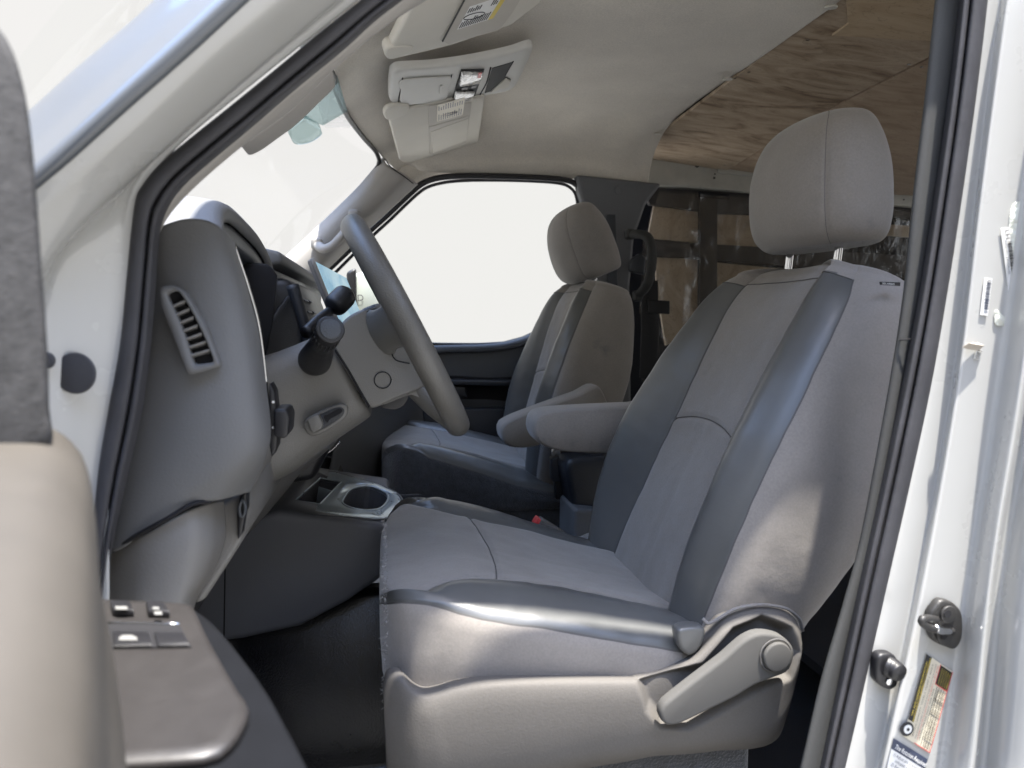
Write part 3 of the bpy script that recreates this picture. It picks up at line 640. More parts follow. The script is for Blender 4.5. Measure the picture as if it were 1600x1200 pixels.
# main body of the dash, three stretches across the cab
def stretch(name, prof_, y0, y1, m, bev=.012):
    return prism(name, [(x, y0, z) for x, z in prof_], (0, y1-y0, 0), m, dash, bev=bev)
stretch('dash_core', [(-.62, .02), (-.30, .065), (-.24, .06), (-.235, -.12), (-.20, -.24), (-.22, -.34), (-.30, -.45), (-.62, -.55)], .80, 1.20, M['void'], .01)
stretch('dash_body', [(-.62, .03), (-.32, .10), (-.20, .108), (-.178, .095), (-.19, .0), (-.155, -.12), (-.17, -.22), (-.24, -.30), (-.62, -.4)], 1.62, 2.22, M['slate'], .018)
stretch('top_pad', [(-.60, .04), (-.30, .112), (-.20, .116), (-.156, .106), (-.154, .088), (-.2, .082), (-.6, .0)], 1.17, 2.22, M['dash'], .006)
stretch('accent_strip', [(-.30, .084), (-.168, .080), (-.160, .05), (-.30, .04)], 1.175, 1.62, M['slate'], .004)
# instrument hood
def hood():
    lip = [Vector((-.150, .745, .045)), Vector((-.158, .775, .085)), Vector((-.172, .84, .122)), Vector((-.180, .92, .139)), Vector((-.178, 1.0, .135)), Vector((-.170, 1.08, .118)), Vector((-.165, 1.14, .09)), Vector((-.165, 1.165, .05)), Vector((-.172, 1.165, .0))]
    def off(dx, dz, k=1): return [Vector((p.x+dx, .95+(p.y-.95)*k, p.z+dz)) for p in lip]
    surf('instrument_hood', [off(-.35, -.055, .95), off(-.16, .008, .97), off(-.05, .008, .99), off(-.012, .003, 1), off(-.001, -.003, 1), off(.0, -.014, .99), off(-.003, -.022, .975)], M['dash'], dash, nu=70, nv=50, thick=.003, off=1)
    a = off(-.006, -.023, .97); b = off(-.004, -.045, .93); c = off(-.03, -.050, .90); d = off(-.12, -.06, .85)
    surf('hood_lining', [a, b, c, d], M['slate'], dash, nu=60, nv=24, thick=.002, off=1)
hood()
# cluster and the curved inner side of the stack
rbox('instrument_cluster', (-.285, .98, .0), (.02, .34, .16), M['black'], dash, rot=Matrix.Rotation(rad(-18), 3, 'Y'), bev=.01)
for yy, rr in ((.88, .05), (1.05, .05), (.965, .028)):
    disc('gauge', (-.272, yy, .01), (1, 0, .25), rr, .004, M['dark'], dash)
prism('binnacle_wall', YY([(384, 425), (400, 410), (424, 412), (436, 430), (430, 500), (418, 560), (408, 545), (398, 495)], 1.02), (-.05, .06, 0), M['void'], dash, bev=.01)
surf('stack_side', [YY([(452, 462, 1.16), (432, 490, 1.12), (414, 530, 1.08), (408, 600, 1.05), (412, 640, 1.02)]), YY([(458, 480, 1.165), (448, 520, 1.14), (440, 560, 1.12), (436, 610, 1.10), (436, 650, 1.08)]), YY([(470, 520, 1.17), (470, 560, 1.16), (468, 600, 1.15), (470, 640, 1.14), (470, 680, 1.12)]), YY([(482, 590, 1.175), (486, 620, 1.17), (490, 640, 1.17), (494, 660, 1.16), (498, 680, 1.15)])], M['dark'], dash, nu=30, nv=20, thick=.004)
stretch('centre_stack', [(-.5, .07), (-.145, .066), (-.130, .03), (-.088, -.12), (-.085, -.20), (-.115, -.26), (-.5, -.3)], 1.175, 1.62, M['black'], .012)
tube('stack_edge', [Vector((-.142, 1.182, .055)), Vector((-.128, 1.180, 0)), Vector((-.108, 1.178, -.07)), Vector((-.096, 1.178, -.12))], .011, M['dark'], dash, n=24)
for k in range(6):     # centre vent louvres
    z = .038-k*.019; x = -.139+k*.0055
    prism('vent_louvre', [(x, 1.20, z), (x+.012, 1.20, z-.004), (x+.012, 1.27, z-.004), (x, 1.27, z)], (.003, 0, -.004), M['dark'], dash, bev=.001)
    prism('vent_louvre', [(x, 1.295, z), (x+.012, 1.295, z-.004), (x+.012, 1.36, z-.004), (x, 1.36, z)], (.003, 0, -.004), M['dark'], dash, bev=.001)
# silver line along the side-panel edge
tube('edge_trim', YY([(367, 386, .765), (384, 436, .765), (400, 490, .765), (407, 525, .765), (414, 580, .765), (420, 650, .765)]), .0018, M['chrome'], dash, n=40, seg=8)
# knee area and lower cover
surf('knee_cover', [YY([(418, 700, .80), (395, 760, .78), (360, 800, .77), (335, 850, .76)]), YY([(440, 690, .95), (420, 735, .95), (390, 775, .95), (352, 860, .93)]), YY([(505, 692, 1.08), (470, 722, 1.10), (432, 770, 1.1), (372, 850, 1.08)]), YY([(535, 672, 1.2), (515, 706, 1.2), (470, 742, 1.2), (420, 800, 1.2)])], M['dash_low'], dash, nu=40, nv=30, thick=.004)
prism('kick_column', YY([(330, 796), (384, 765), (387, 800), (378, 845), (362, 872), (318, 940), (300, 946), (330, 850)], .76), (0, .30, 0), M['dash_low'], dash, bev=.01)
prism('hood_release', YY([(374, 776), (385, 768), (385, 795), (378, 835), (371, 845), (370, 805)], .752), (0, .02, 0), M['black'], dash, bev=.003)
tube('release_ring', YY([(378, 782), (383, 790), (381, 805), (376, 806), (374, 794)], .748), .0016, M['slate'], dash, closed=True, n=24, seg=8)
# headlamp / mirror control block
prism('switch_plate', YY([(420, 598), (428, 612), (434, 665), (432, 700), (424, 716), (420, 690)], .742), (0, .03, 0), M['black'], dash, bev=.002)
prism('control_knob', YY([(427, 640), (447, 640), (452, 652), (450, 680), (444, 686), (427, 682)], .735), (0, .05, 0), M['black'], dash, bev=.005)
for v in (628, 668): disc('control_mark', Y(427, v, .741), (0, -1, 0), .0014, .0006, M['white'], dash, bev=0, n=10)
# radio strip, wires and pale loop under the column
for k in range(6):
    rbox('fascia_button', Y(478+k*8, 700-k*5, 1.22), (.006, .012, .022), M['dark'], dash, bev=.001)
tube('fascia_line', YY([(455, 741), (490, 722), (520, 702), (531, 690)], 1.2), .0014, M['chrome'], dash, n=20, seg=6)
tube('pale_trim_loop', YY([(446, 713, 1.0), (462, 716, .99), (470, 703, .99), (466, 690, 1.0)]), .006, mat('pale plastic loop', (.45, .46, .46), .4), dash, n=20, flat=.5)
# passenger side footwell trim
surf('footwell_trim', [YY([(520, 590, 1.6), (600, 600, 1.9), (650, 620, 2.2), (700, 640, 2.24)]), YY([(520, 640, 1.6), (590, 650, 1.85), (640, 672, 2.16), (690, 690, 2.24)]), YY([(520, 700, 1.6), (580, 705, 1.8), (625, 715, 2.16), (680, 740, 2.24)]), YY([(500, 790, 1.6), (560, 800, 1.8), (600, 800, 2.16), (660, 800, 2.24)])], M['pillar_dk'], dash, nu=40, nv=24, thick=.004)
disc('kick_speaker', Y(505, 748, 1.62), (.6, -.8, .1), .05, .01, M['black'], dash, bev=.003)
# ---- touch screen
ts = thing('touch_screen', 'thin upright touch screen standing proud of the dash and painted with a pale blue sky reflection', 'screen', Y(530, 470, 1.38))
scr_m = mat('sky reflecting screen glass', (.03, .04, .05), .02, spec=1, coat=1)
tsn = [X(485, 403, -.125), ]
p1, p2, p3, p4 = Y(487, 404, 1.27), Y(541, 433, 1.50), Y(577, 512, 1.52), Y(528, 506, 1.29)
p3 = Vector((p4.x+(p2.x-p1.x), p2.y, p4.z+(p2.z-p1.z)*.6)); 
nrm = (p2-p1).cross(p4-p1).normalized()
if nrm.x < 0: nrm = -nrm
rounded = [p1, p2, p3, p4]
prism('screen_case', [p-nrm*.010 for p in rounded], nrm*.009, M['pillar_lt'], ts, bev=.004)
c_ = (p1+p2+p3+p4)/4
scm = mat('screen face with painted sky reflection', (.06, .15, .2), .25, spec=.4)  # sky reflection painted into the face as a faint pale blue glow
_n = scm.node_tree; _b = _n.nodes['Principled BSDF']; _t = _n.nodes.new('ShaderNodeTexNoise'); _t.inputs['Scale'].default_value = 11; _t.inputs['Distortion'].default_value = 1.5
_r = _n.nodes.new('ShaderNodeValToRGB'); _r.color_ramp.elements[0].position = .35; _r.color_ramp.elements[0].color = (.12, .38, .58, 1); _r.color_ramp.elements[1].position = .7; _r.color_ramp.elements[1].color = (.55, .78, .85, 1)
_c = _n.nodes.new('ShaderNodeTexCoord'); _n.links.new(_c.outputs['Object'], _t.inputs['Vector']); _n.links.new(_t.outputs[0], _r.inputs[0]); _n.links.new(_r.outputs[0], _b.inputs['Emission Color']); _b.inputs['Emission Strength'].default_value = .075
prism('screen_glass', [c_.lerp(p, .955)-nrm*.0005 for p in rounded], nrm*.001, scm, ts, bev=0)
tube('case_edge', [p4+nrm*.0, p1], .004, M['pillar_lt'], ts, n=10)
# ---- console with cup holder
con = thing('centre_console', 'slate floor console with open coin tray and twin cup holder below the dash', 'console', (-.1, 1.4, -.75))
prism('console_body', YY([(300, 1010), (304, 940), (345, 870), (400, 806), (437, 797), (560, 815), (612, 822), (607, 860), (596, 905), (545, 940), (470, 980), (380, 1000)], 1.2), (0, .38, 0), mat('slate blue console plastic', (.105, .11, .125), .5, bump=[('noise', 420, .3, .0008)], var=(5, .1)), con, bev=.012)
tube('body_seam', YY([(352, 870), (351, 930), (350, 1000)], 1.199), .0012, M['void'], con, n=12, seg=6)
def tray():
    pts = [(437, 797), (492, 741), (520, 741), (590, 760), (620, 774), (629, 790), (622, 806), (600, 815), (560, 813)]
    n_ = Vector((-.16, 0, -1)).normalized(); c0 = Y(437, 797, 1.23).dot(n_)
    Q = [PL(u, v, n_, c0) for u, v in pts]; up = -n_
    plate = prism('tray_plate', Q, up*.006, M['gloss'], con, bev=.003)
    def pocket(name, pp, depth, mm):
        R0 = [PL(u, v, n_, c0)+up*.0068 for u, v in pp]; R0 = cr(R0, 40, True)
        c = sum(R0, Vector())/len(R0)
        rim = [[p+(p-c).normalized()*.003 for p in R0], [p+up*.0012 for p in R0], [p-(p-c).normalized()*.003-up*.001 for p in R0]]
        ringloft(name+'_rim', rim, M['gloss'], con, cap0=False, cap1=False)
        prism(name, [c.lerp(p, .96)+up*.0002 for p in R0], up*.0006, mm, con, bev=0)
    # real openings: cut the plate and body
    cutters = []
    for nm, pp, dp in (('c1', [(460, 787), (500, 751), (532, 758), (499, 793)], .06), ('c2', [(550, 768), (575, 764), (599, 773), (606, 783), (592, 800), (562, 802), (536, 793), (538, 781)], .075)):
        R0 = cr([PL(u, v, n_, c0)+up*.02 for u, v in pp], 32, True) if nm == 'c2' else [PL(u, v, n_, c0)+up*.02 for u, v in pp]
        k = prism(nm, R0, -up*(dp+.02), M['black'], None, bev=0); cutters.append(k)
    body = [o for o in con.children if o.name.startswith('console_body')][0]
    for tgt in (plate, body):
        for k in cutters:
            m = tgt.modifiers.new('cut', 'BOOLEAN'); m.operation = 'DIFFERENCE'; m.object = k; m.solver = 'EXACT'
    bpy.context.view_layer.update()
    for tgt in (plate, body): joinm([tgt])
    for k in cutters: bpy.data.objects.remove(k)
    # divider and frame in the coin tray
    def T_(u, v, d=0): return PL(u, v, n_, c0)+up*(.006-d)
    prism('tray_divider', [T_(497, 765), T_(528, 775), T_(528, 775, .05), T_(497, 765, .05)], (0, .003, 0), M['gloss'], con, bev=.0008)
    tube('tray_rim', [T_(460, 787), T_(500, 751), T_(532, 758), T_(499, 793), T_(460, 787)], .0016, M['gloss'], con, n=0, seg=8)
    tube('cup_rim', [T_(u, v) for u, v in ((550, 768), (575, 764), (599, 773), (606, 783), (592, 800), (562, 802), (536, 793), (538, 781))], .002, M['gloss'], con, closed=True, n=50, seg=8)
    tube('plate_edge', [T_(u, v, .004) for u, v in pts], .0035, M['slate'], con, closed=True, n=70, seg=8)
tray()

# ================================================================== STEERING
col = thing('steering_column', 'grey steering column shroud with ignition recess and dark stalk bases', 'steering column', (-.15, .99, -.1))
axis = Vector((math.cos(rad(27)), 0, math.sin(rad(27)))); upv = Vector((-math.sin(rad(27)), 0, math.cos(rad(27))))
pa, pb = Y(548, 580, .99), Y(455, 632, .99)
def shroud():
    rings = []; n = 48
    st = [(0, .046, .062), (.006, .054, .066), (.03, .056, .068), (.07, .060, .072), (.10, .066, .078), (.13, .070, .082), (.16, .068, .080), (.20, .06, .074)]
    base = Y(552, 583, .99)
    for s, hw, hh in st:
        c = base-axis*s+upv*(-.000-s*.02)
        r = []
        for k in range(n):
            a = 2*math.pi*k/n; e = .62
            ca, sa = math.cos(a), math.sin(a)
            r.append(c+Vector((0, 1, 0))*hw*math.copysign(abs(ca)**e, ca)+upv*hh*math.copysign(abs(sa)**e, sa)*(1.0 if sa > 0 else .95))
        rings.append(r)
    o = ringloft('shroud', rings, M['shroud'], col)
    m = o.modifiers.new('s', 'SUBSURF'); m.levels = 1; m.render_levels = 2
    return o
sh = shroud()
sprism('ignition_recess', YY([(474, 662), (486, 650), (520, 634), (538, 631), (544, 640), (540, 653), (520, 668), (492, 682), (480, 678)], .913), (0, .012, 0), M['shroud'], col, bev=.004)
sprism('recess_floor', YY([(482, 661), (492, 652), (522, 638), (534, 637), (538, 642), (534, 651), (518, 663), (494, 675), (486, 671)], .9115), (0, .004, 0), M['dark'], col, bev=.001)
prism('tilt_lever', YY([(478, 655), (497, 646), (505, 662), (503, 671), (489, 678), (484, 672)], .902), (0, .014, 0), M['shroud'], col, bev=.003)
sprism('key_slot', YY([(506, 650), (512, 648), (530, 638), (535, 641), (532, 646), (515, 655), (512, 660), (508, 657)], .9105), (0, .002, 0), M['void'], col, bev=0)
# turn signal stalk
stk = thing('indicator_stalk', 'stubby black turn signal stalk with round grey end cap left of the wheel', 'stalk', Y(490, 560, .92))
a0, a1 = Y(492, 562, .93), Y(516, 515, .80)
tube('stalk_arm', [a0, a0.lerp(a1, .45), a0.lerp(a1, .55), a0.lerp(a1, .98)], lambda t: .021-.007*min(1, t*1.6), M['black'], stk, n=30, seg=28)
dd = (a1-a0).normalized()
for k in range(20):
    aa = 2*math.pi*k/20; q_ = dd.orthogonal().normalized(); w_ = dd.cross(q_)
    cc = a0.lerp(a1, .78)+(q_*math.cos(aa)+w_*math.sin(aa))*.0142
    tube('grip_rib', [cc-dd*.010, cc+dd*.010], .0011, M['black'], stk, n=2, seg=6)
disc('end_ring', a1-dd*.002, dd, .0155, .004, M['black'], stk, bev=.0015)
disc('end_cap', a1+dd*.001, dd, .0115, .0022, M['slate'], stk, bev=.001)
# column gear lever
gl = thing('gear_lever', 'black column gear lever with fat rounded knob in front of the screen', 'gear lever', Y(480, 520, 1.1))
tube('lever_rod', YY([(478, 520, 1.08), (497, 500, 1.12), (515, 486, 1.15), (524, 478, 1.16)]), lambda t: .009-.002*t, M['black'], gl, n=20)
k0, k1 = Y(517, 484, 1.15), Y(546, 455, 1.17)
tube('knob', [k0.lerp(k1, t) for t in (0, .05, .2, .4, .6, .8, .95, 1)], lambda t: .019*max(.25, (1-abs(2*t-1)**4.5))**.5, M['black'], gl, n=24, seg=24)
disc('knob_button', k1+Vector((.004, -.012, -.012)), (.3, -1, -.2), .005, .004, M['dark'], gl)
# wheel
sw = thing('steering_wheel', 'worn grey brown steering wheel seen almost edge on', 'steering wheel', (.028, .99, -.012))
wc = Vector((.030, .99, -.011)); RW = .151
wax = axis
rimp = [wc+Vector((0, 1, 0))*RW*math.cos(2*math.pi*k/64)+upv*RW*1.0*math.sin(2*math.pi*k/64) for k in range(64)]
tube('rim', rimp, .0168, M['wheel'], sw, closed=True, n=160, seg=22, flat=.92)
hubp = [(521, 541), (530, 510), (548, 492), (580, 478), (596, 474), (625, 505), (655, 560), (668, 598), (648, 612), (622, 622), (598, 633), (577, 637), (560, 612)]
hub = sprism('airbag_hub', YY(hubp, .925), (0, .13, 0), M['shroud'], sw, bev=.022, n=60, seg=6)
tube('hub_gap', YY([(523, 546), (545, 580), (563, 612), (577, 636)], .9245), .0016, M['void'], sw, n=20, seg=6)
tube('cap_ring', [Y(598, 594, .9235)+Vector((math.cos(a)*.0105, 0, math.sin(a)*.0105)) for a in [2*math.pi*k/24 for k in range(24)]], .0007, M['void'], sw, closed=True, n=48, seg=6)
tube('pad_seam', YY([(606, 520, .9235), (610, 545, .921), (618, 562, .921), (640, 568, .921)]), .0009, M['void'], sw, n=20, seg=6)
def spoke(p0, p1, p2, w, t):
    tube('spoke', [p0, p1, p2], lambda s: w*(1-.25*math.sin(s*math.pi)), M['shroud'], sw, n=20, seg=18, flat=t, up=upv)
for sy in (-1, 1):
    spoke(wc-wax*.035+Vector((0, sy*.05, 0))+upv*.01, wc-wax*.022+Vector((0, sy*.10, 0))+upv*.012, wc+Vector((0, sy*RW, 0))+upv*.01, .036, .42)
    spoke(wc-wax*.035+Vector((0, sy*.035, 0))-upv*.045, wc-wax*.02+Vector((0, sy*.055, 0))-upv*.10, wc+Vector((0, sy*.06, 0))-upv*.138, .022, .55)
sprism('hub_lower_cover', YY([(600, 632), (640, 608), (668, 600), (690, 640), (700, 662), (676, 640), (655, 622), (640, 617)], .93), (0, .12, 0), M['shroud'], sw, bev=.004)
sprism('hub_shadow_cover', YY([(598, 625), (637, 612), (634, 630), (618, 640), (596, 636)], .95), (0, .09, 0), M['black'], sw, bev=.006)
prism('hub_top_notch', YY([(562, 484), (590, 473), (606, 490), (580, 498), (568, 492)], .925), (0, .03, 0), M['slate'], sw, bev=.006)

# ================================================================== OVERHEAD
HN = Vector((-.30, 0, 1)); HC = .478
def H(u, v, d=0): return PL(u, v, HN, HC-d)
oc = thing('overhead_console', 'long pale overhead console with closed flap and two clear map lamps', 'overhead console', H(710, 120))
hup = HN.normalized()
def H2(u, v, d=.0): return PL(u, v, HN, HC-d*HN.length)
outl = [(612, 112), (622, 106), (680, 102), (740, 93), (800, 80), (826, 71), (833, 74), (826, 92), (801, 137), (760, 147), (700, 157), (640, 165), (618, 163), (609, 155)]
O = cr([H2(*p, .012) for p in outl], 80, True); c0 = sum(O, Vector())/80
rings = [[p+hup*.012 for p in O], [Vector(p)+hup*.004 for p in O], [c0.lerp(p, .99)-hup*.001 for p in O], [c0.lerp(p, .96)-hup*.004 for p in O], [c0.lerp(p, .86)-hup*.004 for p in O]]
ringloft('console_frame', rings, M['console'], oc, cap0=False)
# shape of near side wall, flap, lamp, tray
sprism('bin_flap', [H2(*p, .017) for p in ((629, 124), (690, 119), (704, 119), (700, 136), (694, 157), (660, 160), (628, 161), (626, 140))], -hup*.003, M['console'], oc, bev=.0012)
tube('flap_gap', [H2(*p, .0168) for p in ((629, 122), (626, 140), (625, 162), (660, 161), (694, 158), (700, 137), (706, 117))], .0010, M['void'], oc, n=40, seg=6)
sprism('flap_catch', [H2(*p, .021) for p in ((688, 133), (691, 133), (691, 145), (687, 145))], -hup*.002, M['console'], oc, bev=.0006)
lm = mat('clear lamp lens', (.75, .75, .72), .08, spec=1, coat=1, bump=[('vor', 90, .8, .01)], var=(60, .25))
for nm, pp in (('lamp_lens', ((720, 110), (755, 111), (749, 126), (716, 131))), ('lamp_lens', ((711, 140), (742, 141), (734, 153), (707, 155)))):
    prism(nm, [H2(*p, .018) for p in pp], -hup*.008, lm, oc, bev=.004)
prism('lamp_panel', [H2(*p, .0165) for p in ((720, 108), (757, 107), (741, 152), (705, 157))], -hup*.002, M['pillar'], oc, bev=.001)
for pp in (((722, 135), (731, 134), (730, 138), (720, 138)), ((737, 132), (745, 131), (743, 135), (735, 136))):
    prism('lamp_switch', [H2(*p, .020) for p in pp], -hup*.003, M['dark'], oc, bev=.0006)
rm = prism('lamp_marker', [H2(*p, .0265) for p in ((748, 114), (753, 113), (751, 121), (746, 122))], -hup*.001, M['red'], oc, bev=0)
for L_ in (((767, 105), (760, 130), (750, 148)), ((802, 96), (795, 108), (789, 119))):
    tube('tray_gap', [H2(*p, .0168) for p in L_], .0013, M['void'], oc, n=10, seg=6)
prism('tray_hollow', [H2(*p, .0162) for p in ((769, 106), (800, 97), (788, 119), (798, 123), (795, 133), (757, 145))], -hup*.0012, M['pillar'], oc, bev=0)
prism('tray_wedge', [H2(*p, .0176) for p in ((766, 143), (790, 121), (798, 125), (794, 134))], -hup*.003, M['visor'], oc, bev=.001)
def visor(label, outl, tab, panel, lab, band, loc, sgn, dz=.032, th=.02):
    t = thing('sun_visor', label, 'sun visor', loc, 'sun visors')
    O = [H2(*p, dz) for p in outl]
    b = prism('visor_board', O, hup*th, M['visor'], t, bev=.007, seg=4)
    tb = sprism('pivot_tab', [H2(*p, dz+.002) for p in tab], hup*th, M['visor'], t, bev=.005)
    if panel:
        P_ = [H2(*p, dz+.0005) for p in panel]
        prism('mirror_recess', P_, -hup*.0012, M['visor_dk'], t, bev=.0006)
    return t
dv = visor('nearer sun visor, the driver one, folded up at the top edge of the photo', [(660, -30), (628, 40), (606, 83), (622, 92), (705, 72), (800, 40), (845, 5), (880, -60), (700, -60)],
           [(601, 84), (606, 76), (622, 73), (645, 73), (642, 82), (620, 92), (606, 93)], [(722, 2), (688, 62), (700, 68), (780, 46), (800, 20), (830, -30), (740, -30)], None, None, H(730, 20), 1)
prism('visor_crease', [H2(*p, .0345) for p in ((724, 0), (690, 64), (692, 66), (727, 0))], -hup*.0004, M['pillar'], dv, bev=0)
# printed label on the driver visor
def visor_label(par, q, d, yellow_side):
    p00, p10, p01 = [H2(*p, d) for p in q]
    ex, ey = p10-p00, p01-p00
    if ex.cross(ey).dot(-hup) < 0: flip = -1
    else: flip = 1
    def Q(x0, y0, x1, y1, m, l): 
        pts = [p00+ex*x0+ey*y0, p00+ex*x1+ey*y0, p00+ex*x1+ey*y1, p00+ex*x0+ey*y1]
        return prism('print', [p-hup*l for p in pts], -hup*.0004, m, None, bev=0)
    return Q
Q = visor_label(dv, ((714, 46), (770, 28), (734, 10)), .034, True)
lab = [Q(0, 0, 1, 1, M['white'], 0), Q(.86, 0, 1, 1, M['yellow'], .0005)]
rnd = random.Random(3)
for k in range(13):
    x = .03+k*.062
    for y0, y1 in ((.05, .45), (.72, .95)):
        if 5 < k < 10 and y0 > .5: continue
        lab.append(Q(x, y0, x+.03, y0+(y1-y0)*rnd.uniform(.55, 1), M['ink'], .0005))
bpy.context.view_layer.update(); lab = joinm(lab); lab.name = 'warning_label'; adopt(lab, dv); lab['label'] = 'white warning label of small black print with a yellow edge'
Qc = H2(741, 25, .0347)
tube('label_ring', [Qc+Vector((math.cos(a)*.017, math.sin(a)*.011, math.cos(a)*.005)) for a in [2*math.pi*k/20 for k in range(20)]], .0007, M['ink'], dv, closed=True, n=40, seg=6)
pv = visor('farther sun visor, with a mirror cover, seen below the overhead console', [(607, 186), (640, 170), (700, 158), (758, 152), (757, 165), (748, 222), (735, 236), (656, 257), (649, 252), (643, 254), (629, 254), (624, 250)],
           [(600, 176), (606, 170), (625, 166), (640, 167), (634, 180), (612, 188), (602, 186)], [(670, 164), (737, 160), (728, 222), (678, 243), (671, 240), (669, 190)], None, None, H(680, 205), 1, .024, .012)
prism('mirror_cover', [H2(*p, .0255) for p in ((672, 205), (732, 183), (728, 218), (676, 238))], -hup*.003, M['visor'], pv, bev=.002)
prism('recess_ledge', [H2(*p, .0255) for p in ((670, 198), (734, 180), (733, 186), (671, 206))], -hup*.0015, M['visor_dk'], pv, bev=.001)
Q = visor_label(pv, ((683, 190), (723, 179), (683, 164)), .0262, False)
lab = [Q(0, 0, 1, 1, M['cream'], 0)]
for k in range(11):
    x = .05+k*.085
    lab.append(Q(x, .06, x+.03, .06+rnd.uniform(.25, .4), M['inkgrey'], .0005)); lab.append(Q(x, .66, x+.03, .66+rnd.uniform(.15, .3), M['inkgrey'], .0005))
bpy.context.view_layer.update(); lab = joinm(lab); lab.name = 'warning_label'; adopt(lab, pv); lab['label'] = 'cream paper label of fine grey print'
Qc = H2(703, 178, .0270)
tube('label_ring', [Qc+Vector((math.cos(a)*.018, math.sin(a)*.009, math.cos(a)*.0045)) for a in [2*math.pi*k/20 for k in range(20)]], .0007, M['inkgrey'], pv, closed=True, n=40, seg=6)

# ================================================================== SEATS
YC = .99
ds = thing('driver_seat', 'grey cloth and slate leatherette driver seat nearest the open doorway, with recliner lever', 'seat', (.25, YC, -.75), 'front seats')
SEG = []
def section(segs, ybase=None):
    """segs: list of (points, bulge, mat, n). returns (points, mats) ; a narrow seam groove between segments"""
    P_, Mt = [], []
    for si, (pts, bul, mi, n) in enumerate(segs):
        q = cr(pts, n)
        c = None
        for i, p in enumerate(q):
            t = i/(n-1)
            if 0 < i < n-1 and bul:
                a = q[i+1]-q[i-1]; nn_ = Vector((a.y, -a.x, 0)) if False else Vector((0, 0, 0))
            P_.append(p.copy()); Mt.append(mi)
        Mt[-1] = 3      # face joining to the next segment = seam
    return P_, Mt
def cushion():
    tab = [  # x, zseam, crest rise, wI, wC, wO, centre dip, bottom z
        (0.00, -.311, .000, .217, .219, .222, .006, -.455),
        (0.03, -.314, .006, .196, .208, .228, .004, -.455),
        (0.07, -.321, .020, .168, .205, .240, .002, -.452),
        (0.12, -.331, .026, .150, .204, .248, .003, -.446),
        (0.20, -.347, .026, .142, .204, .252, .008, -.44),
        (0.28, -.367, .024, .140, .204, .254, .011, -.44),
        (0.36, -.386, .021, .140, .204, .254, .010, -.44),
        (0.42, -.400, .016, .142, .204, .252, .008, -.44),
        (0.47, -.412, .012, .142, .200, .245, .006, -.44)]
    rings = []; mats = None
    def ring(x, sc=1.0, push=0.0, zc_=-.40):
        zs, cr_, wI, wC, wO, dip, zb = interp(tab, max(x, 0))
        V3 = lambda w, z: Vector((0, w, z)); zi = zs+cr_*.42
        segs = [
            ([V3(-wO*.98, zb), V3(-wO*1.015, (zb+zs)/2), V3(-wO*1.01, zs-.016), V3(-wO, zs)], 0, 0, 14),
            ([V3(-wO+.001, zs+.002), V3(-wO+.014, zs+.012), V3(-wC, zs+cr_), V3(-(wI+wC)/2, zs+cr_*.9), V3(-wI-.001, zi+.001)], 0, 2, 16),
            ([V3(-wI+.001, zi+.001), V3(-wI+.012, zi+.003), V3(-wI*.5, zi-dip*.6), V3(0, zi-dip), V3(wI*.5, zi-dip*.6), V3(wI-.012, zi+.003), V3(wI-.001, zi+.001)], 0, 1, 44),
            ([V3(wI+.001, zi+.001), V3((wI+wC)/2, zs+cr_*.9), V3(wC, zs+cr_), V3(wO-.014, zs+.012), V3(wO-.001, zs+.002)], 0, 2, 16),
            ([V3(wO, zs), V3(wO*1.01, zs-.016), V3(wO*1.015, (zb+zs)/2), V3(wO*.98, zb)], 0, 4, 14)]
        P_, Mt = section(segs)
        # sink the seams
        out = []
        for i, p in enumerate(P_):
            if Mt[i] == 3 or (i > 0 and Mt[i-1] == 3): p = p+Vector((0, 0, -.0018)) if abs(p.y) < wO-.01 else p+Vector((0, -math.copysign(.002, p.y), -.001))
            p = Vector((x, YC+p.y*sc, zc_+(p.z-zc_)*sc))
            if p.y > YC: p.z -= .030*min(1, max(0, (x-.08)/.24))*min(1, (p.y-YC)/.22)**2
            out.append(p)
        return out, Mt
    xs = [(-.012, .02), (-.0115, .3), (-.011, .6), (-.010, .8), (-.007, .91), (-.002, .962), (.006, .985), (.016, .995)]
    for x, s in xs:
        r, mats = ring(x, s); rings.append([p+Vector((0, 0, 0)) for p in r])
    N = 110
    for k in range(N+1):
        x = .026+(.46-.026)*k/N
        r, mats = ring(x)
        rings.append(r)
    for j, r in enumerate(rings):
        for p in r:
            if p.x < .10:
                w = (p.y-YC)/.24; k = .055*max(0, w)**4+.026*max(0, -w)**3.5
                p.x += k*(1-max(0, p.x)/.10)
    # wrinkles, cross seam, softness
    for j, r in enumerate(rings):
        for i, p in enumerate(r):
            mm = mats[i]
            a = .0022 if mm in (1,) else .0014
            p.z += a*noise.noise(p*16+Vector((0, 5, 0)))+.0009*noise.noise(p*45)
            p.y += .0016*noise.noise(p*14+Vector((7, 0, 0)))
            if mm == 1:
                w = p.y-YC
                d = p.x-(.128+.018*math.cos(w*9)-.10*w*0)
                p.z -= .0036*math.exp(-(d/.004)**2)-.0012*math.exp(-(d/.016)**2)
                if d > 0: p.z -= .0016*math.exp(-(w/.003)**2)
    def fm(j, i):
        if mats[i] == 1 and j >= 8:
            p = rings[j][i]; w = p.y-YC
        return mats[i]
    ln = []
    for i in range(0, len(mats)):
        if mats[i] != 1: continue
        for j in range(9, len(rings)-1):
            f0 = rings[j][i].x-(.128+.018*math.cos((rings[j][i].y-YC)*9)); f1 = rings[j+1][i].x-(.128+.018*math.cos((rings[j+1][i].y-YC)*9))
            if f0 <= 0 < f1: ln.append(rings[j][i].lerp(rings[j+1][i], f0/(f0-f1))+Vector((0, 0, .0006))); break
    o = ringloft('seat_cushion', rings, [M['fabric'], M['fabric_top'], M['leather'], M['seam'], M['carpet']], ds, closed=False, fm=fm)
